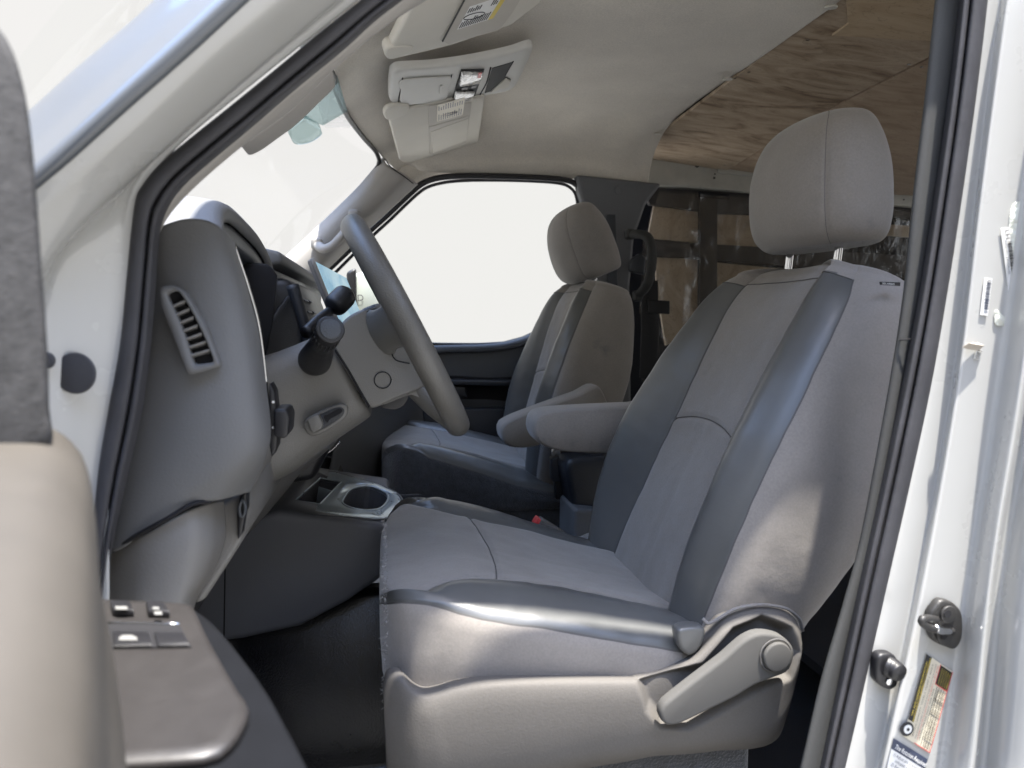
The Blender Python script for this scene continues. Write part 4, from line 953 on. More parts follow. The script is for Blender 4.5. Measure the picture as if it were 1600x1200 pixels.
    tube('cross_seam', ln, .0008, M['seam'], o, n=90, seg=6)
    return o
cu = cushion()
# frayed front edge
def fray():
    V, F = [], []; r = random.Random(8)
    for k in range(240):
        v = 815+(1090-815)*r.random(); p = Vector((-.0105+.006*r.random(), .775+.02*noise.noise(Vector((v*.02, 0, 0))), 0))
        q = Y(603, v, .80); p = q+Vector((r.uniform(-.004, .003), r.uniform(-.03, .03), 0))
        d = Vector((-r.uniform(.2, 1), r.uniform(-1, .6), r.uniform(-1, .5))).normalized()*r.uniform(.002, .0055)
        s = Vector((0, .0003, .0004)); i = len(V)
        V += [p-s, p+s, p+d]; F.append((i, i+1, i+2))
    return link('frayed_threads', V, F, M['fleece'], cu, smooth=False)
fray()
prism('cushion_pan', [(.0, .77, -.43), (.44, .77, -.43), (.44, .77, -.60), (.04, .77, -.60)], (0, .45, 0), M['carpet'], ds, bev=.01)
rbox('seat_track', (.24, .80, -.66), (.44, .03, .12), M['black'], ds); rbox('seat_track', (.27, 1.18, -.66), (.5, .03, .12), M['black'], ds)
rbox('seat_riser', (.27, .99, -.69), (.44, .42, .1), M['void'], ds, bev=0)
# backrest
tilt = rad(22); bu = Vector((math.sin(tilt), 0, math.cos(tilt))); bn = Vector((-math.cos(tilt), 0, math.sin(tilt)))
BO = Vector((.394, YC, -.336))
def B(h, w, d): return BO+bu*h+Vector((0, w, 0))+bn*d
def backrest():
    tab = [  # h, a(inner seam), b(peak), p(peak depth), c(outer seam), q(depth of it), e(side), s(front centre depth), back depth
        (-.10, .128, .165, .020, .200, .000, .215, -.004, -.115),
        (-.04, .124, .175, .034, .214, .010, .230, 0, -.122),
        (.03, .118, .184, .046, .226, .018, .243, 0, -.132),
        (.10, .112, .188, .050, .232, .020, .250, 0, -.148),
        (.18, .108, .186, .044, .232, .016, .250, -.003, -.168),
        (.26, .107, .178, .032, .223, .005, .240, -.007, -.174),
        (.34, .110, .168, .016, .208, -.010, .226, -.013, -.166),
        (.40, .113, .156, .002, .188, -.026, .212, -.022, -.156),
        (.435, .113, .142, -.012, .165, -.038, .196, -.034, -.148),
        (.455, .108, .128, -.026, .148, -.049, .176, -.045, -.142)]
    mats = None; rings = []
    def ring(h, sc=1, dc=-.08):
        a, b, p, c, q, e, s, bk = interp(tab, h)
        V3 = lambda w, d: Vector((w, d, 0))
        f = max(0, min(1, (h-.36)/.08))
        half = [
            ([V3(-.0005, s), V3(-a*.5, s+.001), V3(-a+.02, s+.003), V3(-a+.001, s+.001)], 0, 1, 14),
            ([V3(-a-.001, s+.002), V3(-(a+b)/2, (s+p)/2+.006), V3(-b, p), V3(-(b+c)/2, (p+q)/2+.004), V3(-c+.001, q+.001)], 0, 2, 20),
            ([V3(-c-.001, q), V3(-e+.003, q-.022), V3(-e, q-.05), V3(-e+.004, bk*.75), V3(-e+.03, bk), V3(-e*.5, bk-.004), V3(.0, bk-.004)], 0, 0, 30)]
        P_, Mt = section(half)
        Mt[-1] = 0
        Q_ = [Vector((-v.x, v.y, 0)) for v in reversed(P_)]
        full = Q_[1:]+P_[1:-1]       # starts near back centre on +w side, to front, to -w side
        Mm = [Mt[len(Mt)-2-i] for i in range(len(Q_)-1)]+Mt[1:-1]
        return [(v.x*sc, dc+(v.y-dc)*sc) for v in full], Mm
    hs = [-.10+(.552)*k/150 for k in range(151)]
    for h in hs:
        r, mats = ring(h); rings.append([B(h, w, d) for w, d in r])
    # close the top with a soft dome
    for t in (.12, .25, .4, .55, .7, .82, .92, .98):
        r, _ = ring(.452); sc = math.cos(t*math.pi/2)**.9*1.0
        rings.append([B(.452+.022*math.sin(t*math.pi/2), w*sc, -.08+(d+.08)*sc) for w, d in r])
    hh = hs+[.46+.01*k for k in range(8)]
    nr = len(rings)
    for j, r in enumerate(rings):
        for i, p in enumerate(r):
            w = p.y-YC; h = hh[j]
            mm = mats[i]
            k = .0015*noise.noise(p*13)+.0008*noise.noise(p*40)
            p += bn*k; p.y += k*.6
            if mm == 1:
                d = h-(.205-1.6*w*w)
                p -= bn*(.003*math.exp(-(d/.0035)**2)-.001*math.exp(-(d/.014)**2))
                if d < 0: p -= bn*.0013*math.exp(-(w/.0028)**2)
                if d < 0: p += bn*.003*math.exp(-((h-.02)/.05)**2)
            if mm == 3 or mats[i-1] == 3: p -= bn*.0022
    def fm(j, i):
        p = rings[j][i]; w = p.y-YC; h = hh[j] if j < 151 else .47
        mm = mats[i]
        lim = .437-.10*max(0, abs(w)-.12)
        if h > lim:
            return 0 if mm != 3 else 0
        return mm
    ln = []
    for i in range(len(mats)):
        if mats[i] != 1: continue
        for j in range(0, 149):
            f0 = hh[j]-(.205-1.6*(rings[j][i].y-YC)**2); f1 = hh[j+1]-(.205-1.6*(rings[j+1][i].y-YC)**2)
            if f0 <= 0 < f1: ln.append(rings[j][i].lerp(rings[j+1][i], f0/(f0-f1))+bn*.0006); break
    l2 = []
    for i in range(len(mats)):
        if mats[i] == 0: continue
        for j in range(60, 150):
            f0 = hh[j]-(.437-.10*max(0, abs(rings[j][i].y-YC)-.12)); f1 = hh[j+1]-(.437-.10*max(0, abs(rings[j+1][i].y-YC)-.12))
            if f0 <= 0 < f1: l2.append(rings[j][i].lerp(rings[j+1][i], f0/(f0-f1))+bn*.0005); break
    ob = ringloft('backrest', rings, [M['fabric'], M['fabric_top'], M['leather'], M['seam']], ds, fm=fm)
    tube('yoke_seam', l2, .0008, M['seam'], ob, n=120, seg=6)
    tube('lumbar_seam', ln, .0008, M['seam'], ob, n=90, seg=6)
    return ob
br = backrest()
# airbag tag
tg = prism('airbag_tag', YY([(1376, 440), (1407, 441), (1407, 447), (1377, 445)], .775), (0, .003, 0), M['black'], br, bev=.0005)
text('tag_lettering', 'SRS AIRBAG', Y(1378, 444.5, .7745), Y(1407, 446, .7745)-Y(1378, 444.5, .7745), (0, 0, 1), .0032, M['white'], br)
# headrest
def headrest():
    cx, cz = .634, .206; lean = rad(-4)
    HU = Vector((math.sin(lean), 0, math.cos(lean))); HF = Vector((-math.cos(lean), 0, math.sin(lean)))
    HCn = Vector((cx, YC-.005, cz)); n = 160; rings = []; info = []
    tab = [(-.102, .046, .080, -.014), (-.0995, .056, .095, -.010), (-.092, .065, .106, -.006), (-.078, .0715, .115, -.002), (-.05, .0755, .121, 0), (0, .0735, .1215, .0), (.035, .067, .114, -.002), (.062, .057, .102, -.005), (.078, .046, .088, -.009), (.087, .033, .068, -.012), (.0905, .019, .043, -.013), (.092, .008, .02, -.013)]
    hs = []
    m = 46
    for k in range(m): hs.append(-.102+(.194)*(.5-.5*math.cos(math.pi*k/(m-1))))
    ang = []
    for k in range(n): ang.append(2*math.pi*k/n)
    sa = [rad(57), rad(-57)]
    for h in hs:
        t_, w_, off = interp(tab, h); r = []
        for a in ang:
            e = .72
            ca, sn = math.cos(a), math.sin(a)
            f = math.copysign(abs(ca)**e, ca)*t_; w = math.copysign(abs(sn)**e, sn)*w_
            if ca > 0: f *= 1-.18*(abs(w)/w_)**2
            p = HCn+HU*h+HF*(f+off)+Vector((0, w, 0))
            d = min(abs(a-s) for s in (rad(50), rad(310)))
            p -= (p-HCn-HU*h).normalized()*.0022*math.exp(-(d/.035)**2)
            p += Vector((1, 1, 1))*.001*noise.noise(p*18)
            r.append(p)
        rings.append(r)
    def fm(j, i):
        a = ang[i]
        if hs[j] < -.0985: return 2
        if 0: return 1
        return 0
    o = ringloft('headrest', rings, [M['fabric'], M['seam'], M['fleece']], ds, fm=fm)
    for s in (50, 310):
        k = round(s/360*n); tube('panel_seam', [r[k]-(r[k]-HCn).normalized()*.0003 for j, r in enumerate(rings) if 3 < j < 44], .0006, M['seam'], o, n=60, seg=6)
    return o
hr = headrest()
for w in (-.062, .062):
    top = Vector((.640, YC-.005+w, .13)); bot = B(.43, w, -.085)
    tube('headrest_post', [top, bot], .0058, M['chrome'], ds, n=4, seg=16)
    disc('post_collar', B(.462, w, -.085), bu, .013, .01, M['slate'], ds, bev=.003)
# armrest (inboard)
def arm(y0):
    side = [(833, 672), (836, 655), (845, 646), (870, 641), (930, 637), (1000, 634), (1040, 633), (1040, 712), (985, 711), (930, 710), (880, 707), (855, 700), (840, 690)]
    P_ = [Vector((p.x, y0, p.z)) for p in cr(YY(side, y0), 60, True)]
    c = sum(P_, Vector())/60
    rings = []
    for t, s in ((0, .86), (.004, .93), (.010, .975), (.018, .995), (.03, 1), (.055, 1), (.067, .995), (.075, .975), (.081, .93), (.085, .86)):
        rings.append([Vector((c.x+(p.x-c.x)*(1-(1-s)*.35), y0+t, c.z+(p.z-c.z)*s)) for p in P_])
    o = ringloft('armrest', rings, [M['fabric'], M['seam']], ds, fm=lambda j, i: 0)
    sm = [Vector((p.x, y0+.0015, p.z)) for p in cr(YY([(848, 700), (843, 690), (842, 672), (848, 661), (870, 655), (930, 649), (1000, 642)], y0), 40)]
    tube('armrest_seam', sm, .0008, M['seam'], o, n=40, seg=6)
    return o
ar = arm(1.262)
# plastic side cover
def side_cover():
    top = [(598, 1098), (603, 1072), (614, 1058), (628, 1056), (645, 1068), (662, 1073), (684, 1069), (705, 1062), (735, 1056), (770, 1053), (840, 1052), (920, 1052), (1000, 1052), (1030, 1048), (1058, 1036), (1085, 1016), (1108, 990), (1130, 965), (1160, 950), (1195, 945), (1228, 952), (1250, 972), (1256, 1002)]
    bot = [(604, 1235), (610, 1240), (620, 1240), (640, 1240), (660, 1238), (690, 1236), (720, 1232), (760, 1228), (800, 1222), (860, 1213), (920, 1200), (980, 1190), (1020, 1182), (1050, 1180), (1080, 1178), (1100, 1176), (1125, 1173), (1150, 1172), (1175, 1170), (1200, 1164), (1218, 1150), (1232, 1115), (1246, 1060)]
    y = .712
    def lv(t, yy, grow=0):
        r = []
        for (a, b) in zip(top, bot):
            u = a[0]+(b[0]-a[0])*t; v = a[1]+(b[1]-a[1])*t
            r.append((u, v, yy))
        return r
    R_ = [lv(-.0, .765), lv(.015, .74), lv(.05, .722), lv(.12, .712), lv(.3, .708), lv(.6, .709), lv(.85, .714), lv(.95, .722), lv(1, .74)]
    rows = [YY(r) for r in R_]
    # front end rounding
    for r in rows:
        for p in r:
            e = max(0, (.045-p.x)/.06); p.y += .05*e*e
            e = max(0, (p.x-.46)/.03); p.y += .02*min(1, e)**2
    # recess for the lever
    nu, nv = 190, 110
    G = [cr(r, nu) for r in rows]; cols = [cr([G[k][i] for k in range(len(G))], nv) for i in range(nu)]
    poly = [(1000, 1068), (1100, 1040), (1150, 985), (1200, 966), (1240, 985), (1250, 1020), (1236, 1060), (1180, 1085), (1120, 1120), (1080, 1142), (1035, 1138), (1012, 1110)]
    import bisect
    c2 = [Y(u, v, .708) for u, v in poly]
    def dist_in(p):
        inside = False; dmin = 9; n = len(c2)
        for i in range(n):
            a, b = c2[i], c2[(i+1) % n]
            if (a.z > p.z) != (b.z > p.z) and p.x < (b.x-a.x)*(p.z-a.z)/(b.z-a.z)+a.x: inside = not inside
            ex, ez = b.x-a.x, b.z-a.z; t = max(0, min(1, ((p.x-a.x)*ex+(p.z-a.z)*ez)/(ex*ex+ez*ez)))
            dmin = min(dmin, math.hypot(p.x-a.x-ex*t, p.z-a.z-ez*t))
        return dmin if inside else -dmin
    V = []
    for j in range(nv):
        for i in range(nu):
            p = cols[i][j].copy()
            d = dist_in(p)
            if -.006 < d: 
                k = min(1, max(0, (d+.004)/.014)); k = k*k*(3-2*k); p.y += .018*k
            V.append(p)
    F = [(j*nu+i, j*nu+i+1, (j+1)*nu+i+1, (j+1)*nu+i) for j in range(nv-1) for i in range(nu-1)]
    o = link('side_cover', V, F, M['cover'], ds); solid(o, .003, 1)
    return o
sc = side_cover()
def lever():
    pts = [(1033, 1112), (1040, 1100), (1080, 1068), (1130, 1030), (1165, 1000), (1190, 990), (1222, 995), (1240, 1012), (1241, 1030), (1232, 1050), (1205, 1062), (1180, 1072), (1150, 1090), (1105, 1112), (1060, 1133), (1042, 1134), (1034, 1125)]
    P_ = [Y(u, v, .693) for u, v in pts]
    LV = mat('lever plastic', (.085, .083, .079), .75, spec=.2, var=(6, .06))
    o = prism('recliner_lever', cr(P_, 60, True), (0, .016, 0), LV, ds, bev=.004, seg=4)
    disc('lever_cap', Y(1212, 1024, .693), (0, -1, 0), .0165, .006, LV, ds, bev=.002)
    tube('cap_groove', [Y(1212, 1024, .6915)+Vector((math.cos(a)*.0185, 0, math.sin(a)*.0185)) for a in [2*math.pi*k/30 for k in range(30)]], .0009, M['seam'], ds, closed=True, n=60, seg=6)
lever()
# leatherette flap at the hip and the fabric hem round the recliner
sprism('bolster_flap', YY([(1061, 985), (1085, 980), (1102, 983), (1101, 1000), (1092, 1018), (1078, 1026), (1066, 1018), (1060, 1002)], .722), (0, .02, 0), M['leather'], ds, bev=.007)
tube('hem', YY([(1098, 966, .742), (1106, 974, .738), (1120, 968, .736), (1150, 951, .734), (1190, 945, .733), (1228, 951, .734), (1248, 966, .736), (1254, 985, .74)]), .0025, M['fabric'], ds, n=40, flat=.7)
# crumpled cloth end at the inboard hinge
sprism('loose_cloth_end', YY([(905, 856), (920, 846), (935, 842), (952, 850), (962, 868), (955, 876), (930, 868)], 1.20), (.0, .04, 0), M['fleece'], ds, bev=.006)

# ---- passenger seat: mirrored copy with its back nearer upright
YP = 1.94
ps = bpy.data.objects.new('passenger_seat', None); C.objects.link(ps); ps.location = (.25, YP, -.75); ps.empty_display_size = .05
setprops(ps, 'passenger seat on the far side with more upright back, in dim light beyond the armrests', 'seat', 'front seats')
mir = Matrix.Translation((0, YC, 0))@Matrix.Diagonal((1, -1, 1, 1))@Matrix.Translation((0, -YC, 0))
piv = Matrix.Translation((.41, 0, -.40)); Rb = Matrix.Translation((.010, 0, 0))@piv@Matrix.Rotation(rad(-9), 4, 'Y')@piv.inverted()
hp = Matrix.Translation((.645, 0, .13)); Rh = Matrix.Translation((0, 0, -.012))@hp@Matrix.Rotation(rad(-9), 4, 'Y')@hp.inverted()
HS = Matrix.Translation((.634, YC, .206))@Matrix.Diagonal((1.1, 1.1, 1.06, 1))@Matrix.Translation((-.634, -YC, -.206))
apv = Matrix.Translation((.50, 0, -.20)); Ra = Matrix.Translation((-.015, 0, .0))@apv@Matrix.Rotation(rad(-17), 4, 'Y')@apv.inverted()
skip = ('side_cover', 'recliner_lever', 'lever_cap', 'cap_groove', 'bolster_flap', 'hem', 'loose_cloth_end')
def root(n): return n.split('.')[0]
for ch in list(ds.children):
    rn = root(ch.name)
    if rn in skip: continue
    c = ch.copy(); C.objects.link(c); c.parent = ps; c.matrix_parent_inverse = Matrix.Translation(-Vector((.25, YC, -.75)))
    if rn in ('backrest', 'post_collar', 'headrest_post'): m_ = mir@Rb
    elif rn == 'headrest': m_ = mir@Rb@Rh@HS
    elif rn == 'armrest': m_ = mir@Ra
    else: m_ = mir
    c.matrix_basis = m_
    for g in ch.children:
        if root(g.name) in ('frayed_threads', 'airbag_tag', 'tag_lettering'): continue
        d = g.copy(); C.objects.link(d); d.parent = c; d.matrix_parent_inverse = Matrix.Identity(4)
# dark back shell and lower carpet on the passenger seat (inboard side)
prism('seat_skirt', [(.0, 1.70, -.42), (.50, 1.70, -.42), (.50, 1.70, -.70), (.02, 1.70, -.70)], (0, .01, 0), M['carpet'], None, bev=.003)
sk = [o for o in C.objects if o.name.startswith('seat_skirt')][0]; sk.parent = ps; sk.matrix_parent_inverse = Matrix.Translation(-Vector(ps.location))
# buckles between the seats
bk = thing('belt_buckle', 'grey belt buckle with red release button beside the driver cushion', 'belt buckle', Y(870, 840, 1.27), 'belt buckles')
ra, rb_ = Y(840, 815, 1.27), Y(885, 843, 1.27)
ddv = (rb_-ra).normalized(); upn = Vector((0, 1, 0)).cross(ddv)
rbox('buckle_body', (ra+rb_)/2, ((rb_-ra).length, .03, .020), M['cover'], bk, rot=Matrix((ddv, Vector((0, 1, 0)), upn)).transposed(), bev=.004)
rbox('release_button', ra-ddv*.002, (.010, .024, .015), M['red'], bk, rot=Matrix((ddv, Vector((0, 1, 0)), upn)).transposed(), bev=.002)
tube('buckle_stalk', [rb_, rb_+Vector((.05, 0, -.05))], .008, M['black'], bk, n=6)
bk2 = thing('belt_buckle', 'black upright belt buckle hanging beside the passenger seat below the armrests', 'belt buckle', Y(872, 740, 1.58), 'belt buckles')
prism('buckle_body', YY([(861, 716), (884, 710), (887, 748), (879, 755), (863, 753)], 1.60), (0, .03, 0), M['dark'], bk2, bev=.005)
prism('latch_plate', YY([(862, 702), (876, 700), (876, 714), (862, 716)], 1.61), (0, .004, 0), M['chrome'], bk2, bev=.001)
prism('buckle_stalk', YY([(867, 752), (878, 754), (880, 780), (869, 780)], 1.61), (0, .02, 0), M['black'], bk2, bev=.002)
# dark storage bin between the seats at the back
bn_ = thing('storage_bin', 'dark plastic bin between the two front seats behind the armrests', 'storage bin', (.55, 1.45, -.7))
sprism('bin_shell', YY([(884, 724), (900, 716), (960, 712), (1010, 716), (1010, 860), (950, 862), (915, 850), (898, 800)], 1.52), (0, .10, 0), M['dark'], bn_, bev=.02)
prism('bin_base', YY([(898, 795), (960, 800), (1010, 800), (1010, 960), (893, 960)], 1.48), (0, .14, 0), M['pillar_dk'], bn_, bev=.01)

# ================================================================== JAMB HARDWARE
st = thing('door_striker', 'dark metal door striker with bright wire loop on the white pillar', 'door striker', Y(1478, 978, .58))
sprism('striker_plate', YY([(1465, 945), (1473, 938), (1490, 942), (1503, 956), (1506, 975), (1504, 1000), (1494, 1015), (1480, 1012), (1462, 1003), (1455, 985), (1454, 962)], .570), (0, .010, 0), M['steel'], st, bev=.003)
tube('striker_loop', YY([(1463, 968, .570), (1450, 966, .548), (1441, 967, .541), (1440, 972, .541), (1450, 980, .546), (1466, 984, .556), (1487, 986, .570)]), .0034, M['steel'], st, n=40, seg=12)
tube('loop_wear', YY([(1460, 981.5, .5525), (1470, 985, .559), (1482, 986, .567)]), .0040, M['chrome'], st, n=16, seg=12)
for u, v in ((1480, 959), (1474, 993)):
    disc('striker_bolt', Y(u, v, .5695), (0, -1, 0), .0085, .003, M['steel'], st, bev=.001)
    disc('bolt_socket', Y(u, v, .5662), (0, -1, 0), .0042, .0008, M['void'], st, bev=0, n=6)
sw_ = thing('door_jamb_switch', 'small black rubber door light switch with round plunger on the white pillar', 'door switch', Y(1388, 1050, .598))
sprism('switch_base', YY([(1372, 1030), (1378, 1023), (1396, 1023), (1405, 1035), (1404, 1060), (1403, 1072), (1392, 1079), (1378, 1073), (1370, 1062)], .588), (0, .012, 0), M['black'], sw_, bev=.003)
pc_ = Y(1393, 1043, .588)
tube('plunger', [pc_+Vector((-.003, .002, .001)), pc_+Vector((0, -.003, 0)), pc_+Vector((.001, -.010, -.001))], lambda t: .0105-.002*t, M['black'], sw_, n=14, seg=20)
disc('switch_screw', Y(1389, 1065, .5875), (0, -1, 0), .0034, .0012, M['chrome'], sw_, bev=.0004)

# ---- stickers
JY = .5788
def frame(p00, p10, p01, y=JY):
    a, b, c = Y(*p00, y), Y(*p10, y), Y(*p01, y); return a, b-a, c-a
def sticker(name, label, cat, fr_):
    a, ex, ey = fr_; t = thing(name, label, cat, a); return t
def patch(par, fr_, x0, y0, x1, y1, m, lv, name='print', keep=None):
    a, ex, ey = fr_
    pts = [a+ex*x0+ey*y0, a+ex*x1+ey*y0, a+ex*x1+ey*y1, a+ex*x0+ey*y1]; off = Vector((0, -lv*.0003, 0))
    return prism(name, [p+off for p in pts], (0, .0003, 0), m, None, bev=0)
def sttext(s, fr_, x0, y0, w, h, m, lv=3, bold=0):
    a, ex, ey = fr_
    L_ = ex.length; hh_ = ey.length
    return text('lettering', s, a+ex*x0+ey*y0+Vector((0, -lv*.0003-.0003, 0)), ex, ey, h*hh_*1.35, m, None, wid=w*L_, lift=0, bold=bold)
# tyre and loading placard: reads upwards; local x up the pillar, y towards the doorway
fr1 = frame((1452, 1176), (1488, 1049), (1411, 1150))
pl = sticker('tire_placard', 'long cream tire and loading information placard with black and yellow heading, below the striker', 'placard', fr1)
base = [patch(pl, fr1, 0, 0, 1, 1, M['cream'], 1)]
base[0].name = 'placard_sheet'
items = [patch(pl, fr1, .21, .80, 1.0, 1.0, M['ink'], 2), patch(pl, fr1, .76, .015, .985, .44, M['ink'], 2)]
for a_ in ((0, 0, 1, .012), (0, 0, .008, .6), (.75, .0, .758, .46), (.75, .45, .99, .462)): items.append(patch(pl, fr1, *a_, M['red'], 3))
items += [sttext('TIRE AND LOADING INFORMATION', fr1, .27, .905, .66, .058, M['yellow'], 3), sttext('RENSEIGNEMENTS SUR LES PNEUS ET LE CHARGEMENT', fr1, .22, .82, .77, .052, M['yellow'], 3)]
rws = [("TIRE      SIZE      COLD TIRE PRESSURE", .30), ("LT245/70R17E 119/116  350 kPa 50 PSI", .22), ("LT245/70R17E 119/116  550 kPa 80 PSI", .135), ("LT245/75R17E 121/118  550 kPa 80 PSI", .05)]
for s, y in rws: items.append(sttext(s, fr1, .14, y, .58, .05, M['ink'], 3))
for k, y in enumerate((.37, .285, .2, .115)): items.append(patch(pl, fr1, .02, y, .74, y+.006, M['ink'], 3))
for x in (.13, .44, .6): items.append(patch(pl, fr1, x, .012, x+.003, .37, M['ink'], 3))
items += [sttext('SEATING CAPACITY  TOTAL 2  FRONT 2  REAR 0', fr1, .06, .70, .88, .05, M['ink'], 3), sttext('The combined weight of occupants and cargo should never exceed', fr1, .06, .60, .90, .04, M['inkgrey'], 3), sttext('Le poids total des occupants et du chargement ne doit jamais', fr1, .06, .53, .90, .04, M['red'], 3), sttext('ORIGINAL TIRE SIZE  FRONT  REAR  SPARE', fr1, .06, .45, .64, .04, M['ink'], 3)]
for k in range(5): items.append(sttext('SEE OWNERS MANUAL FOR ADDITIONAL', fr1, .775, .36-k*.075, .19, .03, M['yellow'], 3))
for s, y in (('FRONT', .22), ('REAR', .135), ('SPARE', .05)): items.append(sttext(s, fr1, .02, y, .09, .045, M['ink'], 3))
bpy.context.view_layer.update()
b0 = joinm(base); adopt(b0, pl); i0 = joinm(items); i0.name = 'placard_print'; adopt(i0, pl)
tc_ = Y(1417, 1139, JY-.0012)
disc('tire_icon', tc_, (0, -1, 0), .0072, .0004, M['ink'], pl, bev=0, n=24); disc('tire_icon_hub', tc_+Vector((.0006, -.0005, 0)), (0, -1, 0), .0044, .0003, M['white'], pl, bev=0, n=20)
disc('tire_icon_centre', tc_+Vector((.0006, -.0009, 0)), (0, -1, 0), .0018, .0003, M['ink'], pl, bev=0, n=5)
# tire rotation label: reads left to right, dropping to the right
fr2 = frame((1380, 1225), (1432, 1256), (1396, 1154))
tl = sticker('tire_rotation_label', 'white tire rotation notice with navy heading band at the bottom of the pillar', 'label', fr2)
base = [patch(tl, fr2, 0, 0, 1, 1, M['white'], 1)]; base[0].name = 'label_sheet'
items = [patch(tl, fr2, -.01, .78, 1.01, 1.01, M['navyink'], 2), sttext('Tire Rotation Required', fr2, .05, .83, .92, .10, M['white'], 3, .01)]
for s, y in (('1) Adjust tire pressure as', .67), ('    indicated on the placard', .56), ('2) Reset Tire Pressure', .45), ('    Monitoring System', .34), ('3) See Owners Manual', .23)): items.append(sttext(s, fr2, .05, y, .85, .075, M['navyink'], 3))
bpy.context.view_layer.update(); b0 = joinm(base); adopt(b0, tl); i0 = joinm(items); i0.name = 'label_print'; adopt(i0, tl)
# bar code labels
def barcode(fr_, x0, x1, y0, y1, m, seed, n=22):
    r = random.Random(seed); out = []; x = x0; st_ = (x1-x0)/n
    for k in range(n):
        w = st_*r.choice((.3, .45, .7)); out.append(patch(None, fr_, x, y0, x+w, y1, m, 3)); x += st_
    return out
fr3 = frame((1543, 493), (1550, 435), (1531, 492))
s1 = sticker('barcode_label', 'narrow white bar code label ending in the letter S, on the pillar', 'label', fr3)
base = [patch(s1, fr3, 0, 0, 1, 1, M['white'], 1)]; base[0].name = 'label_sheet'
items = barcode(fr3, .16, .95, .12, .6, M['navyink'], 5)+[sttext('S', fr3, .03, .2, .08, .4, M['navyink'], 3), sttext('1 2 8 4 6 0 7 1', fr3, .2, .68, .7, .15, M['navyink'], 3)]
bpy.context.view_layer.update(); b0 = joinm(base); adopt(b0, s1); i0 = joinm(items); i0.name = 'label_print'; adopt(i0, s1)
fr4 = frame((1563, 356), (1576, 460), (1577, 354))
s2 = sticker('barcode_label', 'torn clear bar code strip lettered LH near the top right of the pillar', 'label', fr4)
base = [patch(s2, fr4, 0, 0, 1, 1, M['white'], 1)]; base[0].name = 'label_sheet'
items = barcode(fr4, .22, .70, .55, .95, M['ink'], 9)+[sttext('LH', fr4, .04, .35, .14, .5, M['ink'], 3), sttext('N7A1M1340GR142', fr4, .2, .15, .5, .22, M['ink'], 3)]
bpy.context.view_layer.update(); b0 = joinm(base); adopt(b0, s2); i0 = joinm(items); i0.name = 'label_print'; adopt(i0, s2)
fr5 = frame((1521, 560), (1527, 545), (1529, 562))
s3 = thing('torn_label', 'torn curling scrap of label with bit of bar code above the door striker', 'label', Y(1520, 548, JY))
base = [patch(s3, fr5, 0, 0, 1, 1, M['white'], 1)]; base[0].name = 'label_sheet'
items = barcode(fr5, .1, .95, .1, .9, M['ink'], 2, 6)
bpy.context.view_layer.update(); b0 = joinm(base); adopt(b0, s3); i0 = joinm(items); i0.name = 'label_print'; adopt(i0, s3)
prism('peeled_scrap', [Y(1503, 543, JY-.003), Y(1514, 536, JY-.008), Y(1527, 535, JY-.001), Y(1538, 540, JY-.004), Y(1530, 548, JY-.001), Y(1516, 546, JY-.001)], (0, .0006, 0), mat('yellowed label back', (.42, .38, .33), .6), s3, bev=0)
# glue residue
gm = mat('shiny glue residue', (.74, .75, .66), .12, coat=1, bump=[('noise', 90, .8, .006)])
def glue(pts, label):
    o = sprism('glue_residue', YY(pts, JY+.0006), (0, -.0009, 0), gm, None, n=60, bev=.0003)
    setprops(o, label, 'residue')
glue([(1582, 320), (1598, 318), (1600, 400), (1590, 412), (1580, 398), (1576, 350)], 'shiny streak of old glue beside the strip lettered LH')
glue([(1556, 484), (1570, 495), (1584, 486), (1585, 500), (1576, 508), (1556, 508), (1553, 495)], 'ragged shiny glue patch under the strip lettered LH')

# ================================================================== DRIVER DOOR (open)
SYM = mat('grey switch print', (.16, .16, .155), .6)
AL = rad(67); HP = Vector((-.33, .52, 0)); sd = Vector((math.cos(AL), -math.sin(AL), 0)); nd = Vector((math.sin(AL), math.cos(AL), 0))
def Ds(u, v, s): d = ray(u, v); t = (HP.dot(sd)+s)/sd.dot(d); return d*t
def DZ(u, v, z, lift=0): return Z(u, v, z)
dd_ = thing('driver_door', 'open driver door at the left edge with beige upper trim and window switch armrest, out of focus', 'door', (-.33, .50, -.9))
# skin of the door, outer panel and inner base
def Dp(s, n, z): return HP+sd*s+nd*n+Vector((0, 0, z))
prism('door_skin', [Dp(0, -.10, -.85), Dp(1.0, -.10, -.85), Dp(1.0, -.10, .0), Dp(0, -.10, .0)], nd*.03, M['paint'], dd_, bev=.01)
# beige upper pad: cross sections along the door
def pad():
    keys = [(-60, 690), (20, 689), (76, 692), (112, 708), (140, 738), (153, 800), (158, 880), (166, 950), (182, 1030), (196, 1130), (206, 1260), (120, 1300)]
    base_ = [Ds(u, v, .22) for u, v in keys]
    rows = []
    for s, k in ((-.14, .0), (-.12, .018), (-.06, .004), (0, 0), (.06, .002)):
        pass
    c = Dp(.22, -.03, -.25)
    rings = []
    for ds_, sc_ in ((-.19, .70), (-.185, .84), (-.165, .93), (-.12, .975), (-.05, 1), (.0, .995), (.08, .97), (.3, .9)):
        cc = c+sd*ds_
        rings.append([cc+(p-c)*sc_*(1 if True else 1) for p in cr(base_, 60)])
    o = ringloft('upper_trim', rings, M['doortrim'], dd_, closed=False)
    solid(o, .01, 1)
    m = o.modifiers.new('s', 'SUBSURF'); m.levels = 1; m.render_levels = 1
pad()
